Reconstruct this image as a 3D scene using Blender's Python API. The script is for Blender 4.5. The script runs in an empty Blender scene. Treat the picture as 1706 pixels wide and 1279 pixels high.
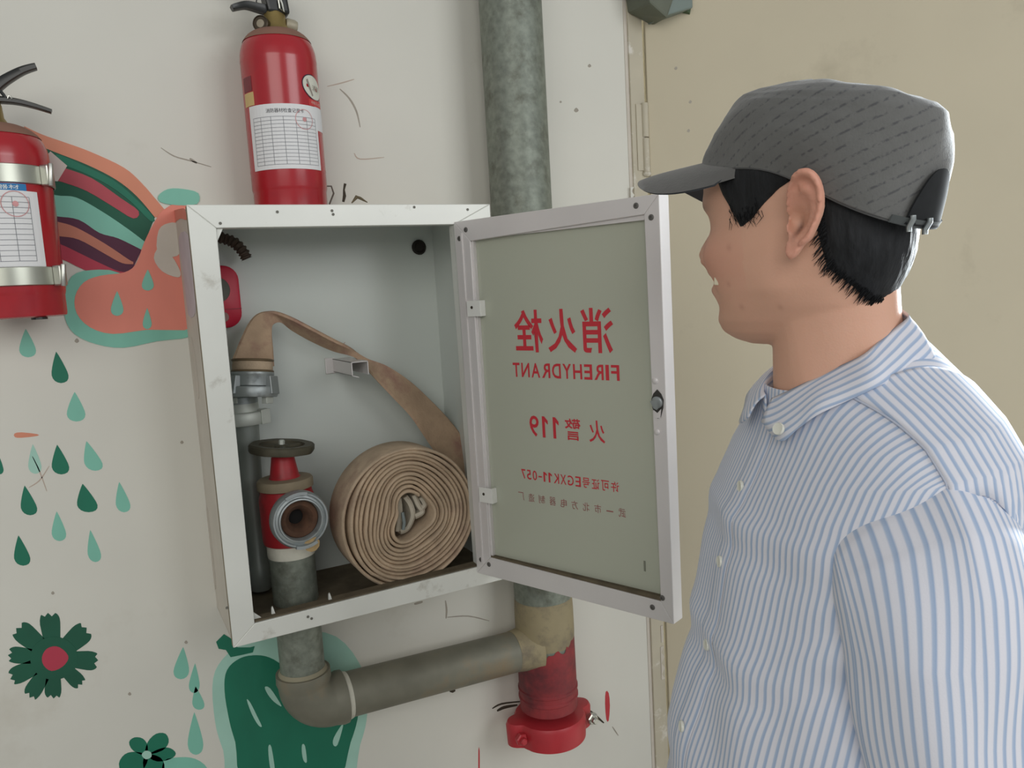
import bpy, bmesh, math, random
import numpy as np
from mathutils import Vector, Matrix
from math import sin, cos, pi, radians

random.seed(7)
SC = bpy.context.scene
COL = SC.collection

# ------------------------------------------------------------------ camera
CAM = np.array([-0.159, -1.390, 1.543]); FPX = 1311.86
YAW, PITCH, ROLL = radians(28.026), radians(6.977), radians(-3.341)
_F = np.array([sin(YAW)*cos(PITCH), cos(YAW)*cos(PITCH), -sin(PITCH)])
_R0 = np.array([cos(YAW), -sin(YAW), 0.0]); _U0 = np.cross(_R0, _F)
_R = cos(ROLL)*_R0 + sin(ROLL)*_U0; _U = -sin(ROLL)*_R0 + cos(ROLL)*_U0
cd = bpy.data.cameras.new('camera'); cam = bpy.data.objects.new('camera', cd); COL.objects.link(cam)
cd.sensor_fit = 'HORIZONTAL'; cd.sensor_width = 36.0; cd.lens = 36.0*FPX/1706.0; cd.clip_start = 0.01
mw = Matrix.Identity(4)
for i in range(3):
    mw[i][0] = _R[i]; mw[i][1] = _U[i]; mw[i][2] = -_F[i]; mw[i][3] = CAM[i]
cam.matrix_world = mw
SC.camera = cam

# ------------------------------------------------------------------ light
SC.view_settings.view_transform = 'Standard'; SC.view_settings.look = 'None'
SC.view_settings.gamma = 1.0; SC.view_settings.use_curve_mapping = False
SC.view_settings.exposure = 0.05
wd = bpy.data.worlds.new('world'); SC.world = wd; wd.use_nodes = True
bg = wd.node_tree.nodes['Background']; bg.inputs[0].default_value = (0.93, 0.97, 1.0, 1); bg.inputs[1].default_value = 0.30

def area(name, loc, target, sx, sy, power, col):
    l = bpy.data.lights.new(name, 'AREA'); l.shape = 'RECTANGLE'; l.size = sx; l.size_y = sy; l.energy = power; l.color = col
    o = bpy.data.objects.new(name, l); COL.objects.link(o); o.location = loc
    o.rotation_euler = (Vector(target) - Vector(loc)).to_track_quat('-Z', 'Y').to_euler()
    return o
area('window_light_right', (3.7, -0.06, 1.95), (0.4, -0.95, 1.38), 0.62, 1.6, 400, (0.90, 0.97, 1.0))
area('fill_light_left', (-1.6, -3.3, 2.5), (0.3, 0.0, 1.3), 2.4, 1.6, 36, (1.0, 0.98, 0.93))  # added fill area light, front left, for the wall and the pipe's right shadow
area('fill_light_front', (1.9, -4.0, 2.5), (0.3, 0.0, 1.3), 2.2, 1.6, 46, (0.97, 0.99, 1.0))  # added fill area light, front right, for the pipe's left shadow band

# ------------------------------------------------------------------ pixel -> point on a real plane
def ray(px, py): return _F + _R*(px-853)/FPX - _U*(py-639.5)/FPX
def at(px, py, Y):
    d = ray(px, py); return CAM + d*(Y-CAM[1])/d[1]
DA = np.array([0.35795, -0.93375]); DN = np.array([0.93375, 0.35795]); DH = np.array([0.394, -0.18])   # cabinet door: along, away normal, hinge
def door_pt(s, z, n=0.0):
    p = DH + DA*s + DN*n; return np.array([p[0], p[1], z])

# ------------------------------------------------------------------ materials
def lin(c):
    c = c/255.0
    return c/12.92 if c <= 0.04045 else ((c+0.055)/1.055)**2.4
def rgb(c): return (lin(c[0]), lin(c[1]), lin(c[2]), 1.0)
MATS = {}
def mat(name, c, rough=0.6, metal=0.0, var=0.06, scale=14.0, bump=0.0, bscale=60.0, c2=None, c2scale=5.0, c2lo=0.5, c2hi=0.65, spec=0.5, stretch=(1,1,1), sheen=0.0, sss=0.0, coat=0.0):
    if name in MATS: return MATS[name]
    m = bpy.data.materials.new(name); m.use_nodes = True; MATS[name] = m
    nt = m.node_tree; N = nt.nodes; L = nt.links; b = N['Principled BSDF']
    b.inputs['Roughness'].default_value = rough; b.inputs['Metallic'].default_value = metal
    b.inputs['Specular IOR Level'].default_value = spec
    if sheen: b.inputs['Sheen Weight'].default_value = sheen
    if coat: b.inputs['Coat Weight'].default_value = coat; b.inputs['Coat Roughness'].default_value = 0.12
    if sss:
        b.inputs['Subsurface Weight'].default_value = sss; b.inputs['Subsurface Radius'].default_value = (0.006, 0.0025, 0.0015); b.inputs['Subsurface Scale'].default_value = 0.6
    tc = N.new('ShaderNodeTexCoord'); mp = N.new('ShaderNodeMapping'); mp.inputs['Scale'].default_value = stretch
    L.new(tc.outputs['Object'], mp.inputs[0])
    n = N.new('ShaderNodeTexNoise'); n.inputs['Scale'].default_value = scale; n.inputs['Detail'].default_value = 5
    L.new(mp.outputs[0], n.inputs[0])
    r = N.new('ShaderNodeValToRGB'); r.color_ramp.elements[0].position = 0.3; r.color_ramp.elements[1].position = 0.7
    cc = rgb(c)
    r.color_ramp.elements[0].color = tuple(x*(1-var) for x in cc[:3])+(1,)
    r.color_ramp.elements[1].color = tuple(min(1, x*(1+var)) for x in cc[:3])+(1,)
    L.new(n.outputs[0], r.inputs[0]); out = r.outputs[0]
    if c2 is not None:
        n2 = N.new('ShaderNodeTexNoise'); n2.inputs['Scale'].default_value = c2scale; n2.inputs['Detail'].default_value = 7; n2.inputs['Roughness'].default_value = 0.65
        L.new(mp.outputs[0], n2.inputs[0])
        r2 = N.new('ShaderNodeValToRGB'); r2.color_ramp.elements[0].position = c2lo; r2.color_ramp.elements[1].position = c2hi
        L.new(n2.outputs[0], r2.inputs[0])
        mx = N.new('ShaderNodeMixRGB'); mx.inputs[2].default_value = rgb(c2); L.new(r2.outputs[0], mx.inputs[0]); L.new(out, mx.inputs[1]); out = mx.outputs[0]
    L.new(out, b.inputs['Base Color'])
    if bump:
        bn = N.new('ShaderNodeTexNoise'); bn.inputs['Scale'].default_value = bscale; bn.inputs['Detail'].default_value = 4
        L.new(mp.outputs[0], bn.inputs[0])
        bp = N.new('ShaderNodeBump'); bp.inputs['Strength'].default_value = bump; bp.inputs['Distance'].default_value = 0.003
        L.new(bn.outputs[0], bp.inputs['Height']); L.new(bp.outputs[0], b.inputs['Normal'])
    return m

plaster = mat('wall_plaster', (213,211,201), 0.75, var=0.035, scale=3.0, bump=0.10, bscale=25, c2=(190,184,170), c2scale=2.2, c2lo=0.56, c2hi=0.80)
patchm = mat('bare_plaster', (200,192,180), 0.85, var=0.05, scale=20, bump=0.2)
beige = mat('door_beige_paint', (194,184,160), 0.8, var=0.03, scale=4, bump=0.05, c2=(160,150,128), c2scale=3.0, c2lo=0.60, c2hi=0.85)
jambm = mat('jamb_paint', (186,178,158), 0.6, var=0.06, scale=12, c2=(214,209,198), c2scale=9, c2lo=0.55, c2hi=0.62)
floorm = mat('floor_terrazzo', (150,145,136), 0.45, var=0.1, scale=60)
alu = mat('aluminium_white', (220,221,214), 0.40, metal=0.15, var=0.05, scale=6, stretch=(1,1,1), c2=(176,172,160), c2scale=14, c2lo=0.62, c2hi=0.75, bump=0.04, bscale=40)
alud = mat('aluminium_satin', (216,212,210), 0.40, metal=0.25, var=0.04, scale=8, bump=0.03)
case_in = mat('cabinet_inner_sheet', (206,212,206), 0.30, var=0.02, scale=4, spec=0.5)
case_out = mat('cabinet_side_painted', (203,196,184), 0.7, var=0.08, scale=10, c2=(176,120,104), c2scale=7, c2lo=0.66, c2hi=0.75, bump=0.15)
case_floor = mat('cabinet_floor_dirty', (92,82,64), 0.85, var=0.3, scale=30)
dirt = mat('dark_dirt', (62,55,44), 0.95, var=0.3, scale=40)
galv = mat('galvanised_pipe', (126,132,121), 0.5, metal=0.3, var=0.22, scale=80, c2=(96,98,86), c2scale=26, c2lo=0.52, c2hi=0.7, bump=0.12, bscale=90)
galvd = mat('dull_pipe', (128,126,112), 0.55, metal=0.3, var=0.14, scale=18, c2=(140,122,96), c2scale=9, c2lo=0.55, c2hi=0.75, bump=0.12)
tape = mat('thread_tape', (206,204,190), 0.8, var=0.08, scale=60, bump=0.3)
rust = mat('rusty_iron', (82,56,40), 0.9, var=0.3, scale=60, bump=0.5)
redp = mat('red_valve_paint', (158,30,38), 0.45, var=0.12, scale=20, c2=(110,30,28), c2scale=16, c2lo=0.55, c2hi=0.72)
redq = mat('red_pipe_paint', (146,48,52), 0.6, var=0.2, scale=16, c2=(78,36,42), c2scale=11, c2lo=0.40, c2hi=0.66, bump=0.25)
redc = mat('red_coupling_paint', (176,44,52), 0.42, var=0.1, scale=20, bump=0.1)
redext = mat('red_extinguisher_paint', (170,32,41), 0.26, var=0.04, scale=8, c2=(158,34,42), c2scale=8, coat=0.25)
dustred = mat('dusty_red', (134,98,82), 0.8, var=0.12, scale=22)
redplastic = mat('red_plastic', (192,26,56), 0.45, var=0.04)
brass = mat('old_brass', (150,130,80), 0.45, metal=0.6, var=0.15, scale=30)
blackp = mat('black_lever_paint', (34,35,33), 0.35, var=0.15, scale=20)
chrome = mat('clasp_steel', (190,190,182), 0.28, metal=0.9, var=0.05)
strapm = mat('strap_steel', (176,178,166), 0.34, metal=0.75, var=0.06, scale=14)
castalu = mat('cast_aluminium', (160,166,166), 0.42, metal=0.6, var=0.12, scale=24, c2=(112,114,112), c2scale=18, c2lo=0.55, c2hi=0.7, bump=0.1)
castw = mat('pale_cast_metal', (196,200,192), 0.5, metal=0.3, var=0.1, scale=20, bump=0.08)
iron = mat('handwheel_iron', (84,80,66), 0.6, metal=0.4, var=0.2, scale=40, bump=0.25)
flange = mat('dusty_flange', (132,120,98), 0.8, var=0.15, scale=30)
hosem = mat('canvas_hose', (182,161,136), 0.9, var=0.18, scale=22, c2=(146,120,104), c2scale=9, c2lo=0.55, c2hi=0.72, bump=0.35, bscale=260)
hosecore = mat('pale_hose_end', (178,170,154), 0.85, var=0.14, scale=30, bump=0.3, bscale=120)
conduit = mat('rusty_conduit', (80,66,56), 0.6, metal=0.3, var=0.2, scale=60)
paper = mat('label_paper', (226,226,226), 0.8, var=0.015, scale=8)
ink = mat('table_ink', (120,122,128), 0.8, var=0.05)
inkdark = mat('title_ink', (70,70,76), 0.8, var=0.1)
stamp = mat('red_stamp_ink', (206,150,150), 0.8, var=0.15, scale=60)
blue = mat('blue_label', (38,120,178), 0.6, var=0.05)
yellow = mat('yellow_label', (206,178,120), 0.6, var=0.1)
emblem = mat('emblem_white', (214,214,200), 0.5, var=0.06)
navy = mat('emblem_navy', (66,42,60), 0.5)
grn = mat('mural_green', (16,112,86), 0.6, var=0.10, scale=16, stretch=(1,1,0.5))
dgrn = mat('mural_dark_green', (20,86,64), 0.65, var=0.16, scale=12)
mint = mat('mural_mint', (126,190,170), 0.65, var=0.07, scale=14, stretch=(1,1,0.4))
mintl = mat('mural_pale_mint', (164,206,190), 0.65, var=0.06, scale=14)
orange = mat('mural_orange', (212,138,110), 0.65, var=0.06, scale=12)
salmon = mat('mural_salmon', (222,134,116), 0.65, var=0.08, scale=10, stretch=(1,1,0.4))
rose = mat('mural_rose', (176,74,84), 0.65, var=0.16, scale=12)
crimson = mat('mural_crimson', (178,56,76), 0.65, var=0.08, scale=12)
purple = mat('mural_purple', (82,32,58), 0.65, var=0.14, scale=12)
tan = mat('mural_tan', (190,120,98), 0.65, var=0.1, scale=12)
redmark = mat('mural_red_mark', (186,56,62), 0.7)
scratch = mat('scratch_grey', (162,155,143), 0.9, var=0.15, scale=50)
boxgrey = mat('grey_green_metal', (98,102,88), 0.55, metal=0.2, var=0.1, scale=20)
letter = mat('red_lettering', (196,44,56), 0.5, var=0.03)
letterf = mat('faded_red_lettering', (150,92,88), 0.6, var=0.2, scale=60)

def glass_mat():
    m = bpy.data.materials.new('frosted_grey_glass'); m.use_nodes = True
    nt = m.node_tree; b = nt.nodes['Principled BSDF']
    b.inputs['Base Color'].default_value = rgb((190,193,176)); b.inputs['Roughness'].default_value = 0.22; b.inputs['Specular IOR Level'].default_value = 0.35
    t = nt.nodes.new('ShaderNodeBsdfTranslucent'); t.inputs[0].default_value = rgb((160,172,150))
    mx = nt.nodes.new('ShaderNodeMixShader'); mx.inputs[0].default_value = 0.15
    out = nt.nodes['Material Output']
    nt.links.new(b.outputs[0], mx.inputs[1]); nt.links.new(t.outputs[0], mx.inputs[2]); nt.links.new(mx.outputs[0], out.inputs[0])
    return m
glassm = glass_mat()

# ------------------------------------------------------------------ mesh building
BASE = {}
class M:
    def __init__(s): s.v = []; s.f = []; s.uv = None
    def add(s, vs, fs):
        o = len(s.v); s.v += [tuple(float(c) for c in p) for p in vs]; s.f += [tuple(i+o for i in f) for f in fs]; return s
    def hexa(s, p):    # 8 points: bottom quad then top quad
        return s.add(p, [(3,2,1,0),(4,5,6,7),(0,1,5,4),(1,2,6,5),(2,3,7,6),(3,0,4,7)])
    def box(s, x0,x1,y0,y1,z0,z1):
        return s.hexa([(x0,y0,z0),(x1,y0,z0),(x1,y1,z0),(x0,y1,z0),(x0,y0,z1),(x1,y0,z1),(x1,y1,z1),(x0,y1,z1)])
    def rings(s, rs, cap0=True, cap1=True, closed=True):
        n = len(rs[0]); vs = [p for r in rs for p in r]; fs = []
        for i in range(len(rs)-1):
            for j in range(n if closed else n-1):
                k = (j+1) % n
                fs.append((i*n+j, i*n+k, (i+1)*n+k, (i+1)*n+j))
        if cap0: fs.append(tuple(range(n-1, -1, -1)))
        if cap1: fs.append(tuple(range((len(rs)-1)*n, len(rs)*n)))
        return s.add(vs, fs)
    def lathe(s, prof, c=(0,0,0), axis=(0,0,1), seg=40, cap0=True, cap1=True):   # prof: (radius, height)
        ax = Vector(axis).normalized(); u = ax.orthogonal().normalized(); w = ax.cross(u); c = Vector(c)
        rs = [[c + ax*h + (u*cos(2*pi*j/seg) + w*sin(2*pi*j/seg))*max(r,1e-4) for j in range(seg)] for r, h in prof]
        return s.rings(rs, cap0, cap1)
    def tube(s, pts, r, seg=12, cap=True):
        pts = [Vector(p) for p in pts]; n = len(pts); rs = []; up = None
        for i, p in enumerate(pts):
            t = (pts[min(i+1,n-1)] - pts[max(i-1,0)]).normalized()
            if up is None: up = t.orthogonal().normalized()
            up = (up - t*up.dot(t)).normalized(); w = t.cross(up)
            rr = r[i] if isinstance(r, (list, tuple)) else r
            rs.append([p + (up*cos(2*pi*j/seg) + w*sin(2*pi*j/seg))*rr for j in range(seg)])
        return s.rings(rs, cap, cap)
    def prism(s, poly, d):     # poly: list of 3D points, d: extrusion vector
        n = len(poly); d = np.array(d); vs = [np.array(p) for p in poly] + [np.array(p)+d for p in poly]
        return s.add(vs, [tuple(range(n-1,-1,-1)), tuple(range(n,2*n))] + [(i,(i+1)%n,(i+1)%n+n,i+n) for i in range(n)])
    def build(s, name, m, parent=None, smooth=False, bevel=0.0, base=None, seg=2, label=None, recalc=True):
        if parent is not None: b = BASE[parent.name]
        else:
            if base is None:
                a = np.array(s.v); base = (float((a[:,0].min()+a[:,0].max())/2), float((a[:,1].min()+a[:,1].max())/2), float(a[:,2].min()))
            b = base
        me = bpy.data.meshes.new(name)
        me.from_pydata([(p[0]-b[0], p[1]-b[1], p[2]-b[2]) for p in s.v], [], s.f)
        if recalc:
            bm = bmesh.new(); bm.from_mesh(me); bmesh.ops.recalc_face_normals(bm, faces=bm.faces); bm.to_mesh(me); bm.free()
        if smooth:
            for p in me.polygons: p.use_smooth = True
        me.materials.append(m)
        o = bpy.data.objects.new(name, me); COL.objects.link(o)
        if smooth:
            try: me.set_sharp_from_angle(angle=radians(40))
            except Exception: pass
        if bevel:
            bv = o.modifiers.new('bevel', 'BEVEL'); bv.width = bevel; bv.segments = seg; bv.limit_method = 'ANGLE'; bv.angle_limit = radians(40)
        if parent is not None: o.parent = parent
        else: o.location = b
        BASE[o.name] = b
        if label: o['label'] = label
        return o
def thing(name, label, cat, loc, group=None):
    o = bpy.data.objects.new(name, None); COL.objects.link(o); o.location = loc; o.empty_display_size = 0.05
    o['label'] = label; o['category'] = cat
    if group: o['group'] = group
    BASE[o.name] = tuple(float(c) for c in loc); return o
def tag(o, label, cat, group=None):
    o['label'] = label; o['category'] = cat
    if group: o['group'] = group
    return o
def struct(o, label=None):
    o['kind'] = 'structure'
    if label: o['label'] = label
    return o
def crom(pts, n=6, closed=False):
    pts = [np.array(p, float) for p in pts]; N = len(pts); out = []
    for i in range(N if closed else N-1):
        if closed: a, b, c, d = pts[(i-1)%N], pts[i], pts[(i+1)%N], pts[(i+2)%N]
        else: a, b, c, d = pts[max(i-1,0)], pts[i], pts[i+1], pts[min(i+2,N-1)]
        for k in range(n):
            t = k/n
            out.append(0.5*((2*b) + (c-a)*t + (2*a-5*b+4*c-d)*t*t + (3*b-a-3*c+d)*t**3))
    if not closed: out.append(pts[-1])
    return out
def text_mesh(body, size=1.0, bold=0.0):
    cu = bpy.data.curves.new('lettering_curve', 'FONT'); cu.body = body; cu.size = size; cu.offset = bold; cu.resolution_u = 3; cu.fill_mode = 'BOTH'
    o = bpy.data.objects.new('lettering_curve', cu); COL.objects.link(o)
    dg = bpy.context.evaluated_depsgraph_get(); dg.update()
    me = bpy.data.meshes.new_from_object(o.evaluated_get(dg))
    V = np.array([v.co[:] for v in me.vertices]) if len(me.vertices) else np.zeros((0,3)); Fc = [tuple(p.vertices) for p in me.polygons]
    bpy.data.objects.remove(o); bpy.data.curves.remove(cu); bpy.data.meshes.remove(me)
    return V, Fc
# ------------------------------------------------------------------ room shell
CX0, CX1, CZ0, CZ1, CYF, CYB = -0.017, 0.463, 1.028, 1.685, -0.18, 0.045     # hydrant cabinet box
JX = 0.905                                                                   # edge of the door frame
w = M(); HX0, HX1, HZ0, HZ1 = CX0+0.004, CX1-0.004, CZ0+0.004, CZ1-0.004
w.box(-3.2, HX0, 0, 0.2, 0, 3.0); w.box(HX1, JX, 0, 0.2, 0, 3.0)
w.box(HX0, HX1, 0, 0.2, 0, HZ0); w.box(HX0, HX1, 0, 0.2, HZ1, 3.0); w.box(HX0, HX1, 0.06, 0.2, HZ0, HZ1)
w.box(1.905, 2.5, 0, 0.2, 0, 3.0); w.box(JX, 1.905, 0, 0.2, 2.45, 3.0)
wall = struct(w.build('wall_back', plaster, base=(0,0,0)), 'off-white plaster wall with painted children mural, behind the hydrant cabinet')
fl = struct(M().box(-3.2, 3.6, -3.6, 0.2, -0.1, 0).build('floor', floorm, base=(0,0,0)), 'plain grey floor')

# door frame strip, painted metal door beside the riser pipe
fr = struct(M().box(JX-0.004, 0.938, -0.006, 0.2, 0, 2.46).build('trim_1', jambm, base=(JX,0,0), bevel=0.002), 'narrow beige painted door frame strip')
M().box(JX-0.012, JX-0.003, -0.0015, 0.05, 0, 3.0).build('plaster_edge', patchm, fr)
for k, (z0, z1, x0) in enumerate(((1.60,1.66,JX-0.013),(1.69,1.74,JX-0.014),(0.62,0.70,0.926),(0.71,0.75,0.929))):
    poly = [(x0+0.010*(0.5+0.5*sin(3.1*i+k)), -0.0062, z0+(z1-z0)*i/6) for i in range(7)] + [(x0-0.001, -0.0062, z1), (x0-0.001, -0.0062, z0)]
    M().prism(poly, (0,-0.0012,0)).build('paint_chip', patchm if k > 1 else plaster, fr)
DTH = radians(28); DC, DS = cos(DTH), sin(DTH)          # the leaf stands open towards the room
def leaf(m, u0, u1, n0, n1, z0, z1):
    f = lambda u, n: (0.942+u*DC-n*DS, -0.006-u*DS-n*DC)
    return m.hexa([(*f(u,n), z) for z in (z0,z1) for u, n in ((u0,n0),(u1,n0),(u1,n1),(u0,n1))])
door = struct(leaf(M(), 0.002, 0.955, -0.036, 0.0, 0.01, 2.44).build('door_1', beige, base=(0.942,-0.006,0), bevel=0.002), 'beige painted flat metal door standing open behind the man')
hb = M()
for z0, z1 in ((1.772,1.842),(1.845,1.915)):
    hb.lathe([(0.0075,z0),(0.008,z0+0.002),(0.008,z1-0.002),(0.0075,z1)], (0.934,-0.008,0), seg=14)
hb.lathe([(0.006,1.763),(0.0095,1.766),(0.0095,1.771),(0.006,1.773)], (0.934,-0.008,0), seg=14)
hb.box(0.912,0.932,-0.0085,-0.006,1.775,1.912)
hb.build('hinge', jambm, door, smooth=True)
bx = thing('metal_box', 'grey-green metal box with ragged underside hanging above the door frame', 'box', (0.965,-0.03,2.07))
M().hexa([(0.905,-0.075,2.093),(0.948,-0.075,2.068),(0.965,-0.006,2.075),(0.900,-0.006,2.095),(0.880,-0.075,2.22),(1.02,-0.075,2.22),(1.02,-0.006,2.22),(0.88,-0.006,2.22)]).build('housing', boxgrey, bx, bevel=0.004)
M().hexa([(0.948,-0.07,2.074),(1.022,-0.07,2.098),(1.03,-0.006,2.1),(0.95,-0.006,2.075),(0.948,-0.07,2.22),(1.022,-0.07,2.22),(1.03,-0.006,2.22),(0.95,-0.006,2.22)]).build('side_cover', mat('blue_grey_metal',(116,128,122),0.5,metal=0.2), bx, bevel=0.003)
M().tube([(1.022,-0.045,2.22),(1.026,-0.045,2.12),(1.018,-0.045,2.094)], 0.013, 12).build('cable_gland', mat('green_plastic',(62,84,56),0.5), bx, smooth=True)

# ------------------------------------------------------------------ mural painted on the wall (thin paint films)
def film(name, px, m, layer, smooth=4, label=None, Y=0.0):
    pts = [at(x, y, Y) for x, y in px]
    if smooth: pts = crom(pts, smooth, True)
    off = -0.00035*(layer+1)
    poly = [(p[0], Y+off, p[2]) for p in pts]
    return M().prism(poly, (0, 0.00035*(layer+1)+0.0005, 0)).build(name, m, wall, label=label)
b0 = [(40,210),(70,224),(110,238),(151,253),(206,279),(236,305),(263,336),(285,362)]
b1 = [(50,236),(88,252),(144,274),(193,299),(228,327),(258,362)]
b2 = [(60,262),(105,281),(153,298),(201,331),(226,349),(240,368)]
b3 = [(60,286),(103,301),(144,316),(188,342),(222,364),(238,371)]
b4 = [(50,310),(92,325),(127,329),(171,353),(214,382),(243,404)]
b5 = [(50,352),(92,360),(131,366),(166,388),(197,397),(236,416)]
b6 = [(50,360),(94,369),(127,379),(175,406),(214,432),(222,436)]
b7 = [(50,384),(96,393),(131,399),(175,423),(203,438),(222,440)]
b8 = [(50,394),(98,406),(131,421),(166,438),(199,452),(219,452)]
b9 = [(50,418),(103,432),(131,445),(168,461),(190,463)]
def band(a, b, m, l, n): film('painted_rainbow_band', [tuple(p) for p in crom(a,4)] + [tuple(p) for p in crom(b,4)][::-1], m, l, 0, n)
band(b1, b5, dgrn, 0, 'dark green painted rainbow band')
band(b0, b1, orange, 1, 'pale orange outer painted rainbow band')
film('painted_rainbow_band', [(60,262),(105,279),(153,297),(201,330),(231,352),(222,364),(188,344),(144,318),(103,303),(60,290)], rose, 2, 3, 'dusty rose painted rainbow band')
film('painted_rainbow_band', [(95,257),(140,276),(190,301),(224,329),(256,362),(250,368),(218,336),(180,308),(135,286),(100,272)], grn, 2, 3, 'bright green painted rainbow edge')
band(b4, b5, mint, 2, 'mint painted rainbow band')
band(b5, b8, purple, 2, 'deep purple painted rainbow band')
band(b6, b7, tan, 3, 'tan painted rainbow band')
band(b8, b9, crimson, 3, 'crimson lower painted rainbow band')
film('painted_cloud', [(150,450),(120,460),(108,490),(108,528),(124,556),(160,573),(206,579),(262,568),(318,560),(318,535),(250,500),(200,455)], mint, 4, 3, 'mint outline of the painted cloud')
film('painted_cloud', [(325,340),(300,336),(272,350),(256,372),(240,404),(226,440),(206,454),(168,459),(140,470),(125,494),(128,522),(150,545),(188,556),(245,549),(330,540),(330,440)], salmon, 5, 3, 'salmon pink painted cloud')
film('painted_cloud', [(264,326),(280,315),(305,315),(330,322),(328,340),(295,342),(268,337)], mint, 6, 3, 'small mint cloud top above the cabinet corner')
for p in ([(264,384),(280,372),(296,376),(300,420),(282,428),(262,420)], [(256,430),(266,412),(284,424),(300,452),(296,462),(270,452)]):
    film('bare_plaster_patch', p, patchm, 7 if p[0][0] == 264 else 8, 3)
def drop(cx, top, bot, wd_, m, l, lean=0.0, lab=None):
    h = bot-top; pts = []
    for t, q in ((0,0.06),(0.22,0.42),(0.5,0.80),(0.75,1.0),(0.93,0.72)): pts.append((cx+lean*(0.5-t)*wd_+q*wd_/2, top+t*h))
    pts.append((cx-lean*0.5*wd_*0.9, bot))
    for t, q in ((0.93,0.72),(0.75,1.0),(0.5,0.80),(0.22,0.42),(0,0.06)): pts.append((cx+lean*(0.5-t)*wd_-q*wd_/2, top+t*h))
    return film('painted_raindrop', pts, m, l, 2, lab)
for cx, t, b_, w_, c, ln in ((45,549,595,28,mint,-.15),(98,587,638,28,grn,-.3),(126,654,702,31,mint,-.1),(57,741,789,22,mintl,-.2),(99,742,790,29,grn,-.25),(152,736,784,30,mint,-.5),
        (46,810,858,27,grn,-.35),(143,807,853,34,grn,-.3),(203,804,853,24,mint,-.35),(97,853,901,24,mint,-.2),(35,893,942,27,grn,-.3),(155,884,936,22,mint,-.4),(-1,762,790,14,grn,0),
        (303,1079,1131,26,mint,.15),(324,1106,1154,18,mint,.1),(329,1144,1182,20,mint,-.3),(325,1188,1257,26,mint,-.1)):
    drop(cx, t, b_, w_, c, 0, ln, 'dark green painted raindrop' if c is grn else 'mint green painted raindrop')
for cx, t, b_, w_ in ((246,450,484,20),(195,486,526,21),(245,514,548,15)): drop(cx, t, b_, w_, mint, 7, 0, 'mint raindrop on the salmon cloud')
fc = (90,1096)
for k, (tx, ty, wd_) in enumerate(((82,1024,34),(31,1047,36),(17,1090,28),(20,1128,30),(50,1158,28),(88,1160,28),(134,1139,26),(160,1101,32),(143,1049,36))):
    dx, dy = tx-fc[0], ty-fc[1]; L_ = math.hypot(dx,dy); ux, uy = dx/L_, dy/L_; nx, ny = -uy, ux
    pts = []
    for t, q in ((0.1,0.35),(0.45,0.42),(0.8,0.5),(0.95,0.46)): pts.append((fc[0]+dx*t+nx*wd_*q, fc[1]+dy*t+ny*wd_*q))
    for q, e in ((0.3,1.03),(0.12,0.96),(-0.05,1.05),(-0.22,0.97),(-0.38,1.02)): pts.append((fc[0]+dx*e+nx*wd_*q, fc[1]+dy*e+ny*wd_*q))
    for t, q in ((0.95,-0.46),(0.8,-0.5),(0.45,-0.42),(0.1,-0.35)): pts.append((fc[0]+dx*t+nx*wd_*q, fc[1]+dy*t+ny*wd_*q))
    film('painted_petal', pts, dgrn if k % 2 else grn if False else dgrn, 0, 2)
film('painted_petal', [(fc[0]+40*cos(q*pi/6),fc[1]+36*sin(q*pi/6)) for q in range(12)], dgrn, 1, 2)
film('painted_flower_center', [(fc[0]-20,1094),(fc[0]-12,1080),(fc[0]+4,1076),(fc[0]+18,1084),(fc[0]+24,1096),(fc[0]+14,1110),(fc[0]-4,1117),(fc[0]-17,1108)], crimson, 2, 3, 'red centre of the painted flower')
for pts in ([(243,1258),(222,1250),(215,1236),(224,1228),(238,1230),(246,1242)], [(243,1256),(246,1236),(260,1222),(276,1222),(281,1236),(270,1250)], [(246,1258),(268,1246),(284,1246),(293,1255),(284,1264),(262,1268)],
            [(246,1256),(268,1262),(274,1280),(262,1300),(246,1298),(238,1270)], [(246,1258),(226,1252),(208,1256),(198,1272),(206,1290),(226,1294),(242,1276)]):
    film('painted_petal', pts, grn, 0, 3)
film('painted_flower_center', [(236,1257),(242,1250),(251,1252),(252,1260),(243,1264)], mintl, 2, 3, 'pale mint centre of the lower painted flower')
film('painted_leaf', [(272,1268),(300,1261),(326,1264),(345,1279),(345,1300),(280,1300)], mint, 0, 3)
film('painted_cactus', [(480,1050),(420,1062),(378,1090),(355,1130),(358,1200),(372,1250),(398,1310),(570,1310),(600,1240),(612,1185),(606,1120),(560,1060)], mintl, 0, 4, 'pale mint outline of the painted cactus')
film('painted_cactus', [(456,1098),(429,1091),(400,1096),(378,1116),(374,1150),(382,1200),(392,1236),(415,1310),(552,1310),(584,1236),(597,1186),(592,1140),(560,1120),(500,1125)], grn, 1, 4, 'dark green painted cactus under the pipe elbow')
for pts in ([(411,1165),(417,1170),(428,1192),(436,1209),(430,1207),(419,1188)],[(441,1144),(450,1146),(466,1170),(468,1176),(456,1168),(446,1156)],[(503,1240),(508,1242),(511,1268),(506,1267),(503,1255)],
            [(447,1243),(452,1244),(458,1285),(452,1287),(448,1265)],[(569,1207),(571,1210),(562,1240),(555,1240),(556,1228)],[(521,1205),(535,1204),(538,1208),(528,1210)]):
    film('painted_highlight', pts, mintl, 2, 3, 'pale stroke on the painted cactus')
film('painted_scrap', [(360,1069),(373,1056),(386,1064),(396,1078),(416,1078),(424,1076),(421,1086),(404,1090),(384,1094),(376,1082),(364,1080)], grn, 3, 0)
for pts in ([(1009,1152),(1014,1154),(1016,1175),(1014,1200),(1010,1198),(1008,1172)],[(797,1248),(799,1250),(799,1290),(797,1290)]):
    film('painted_red_mark', pts, redmark, 0, 2)
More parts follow.
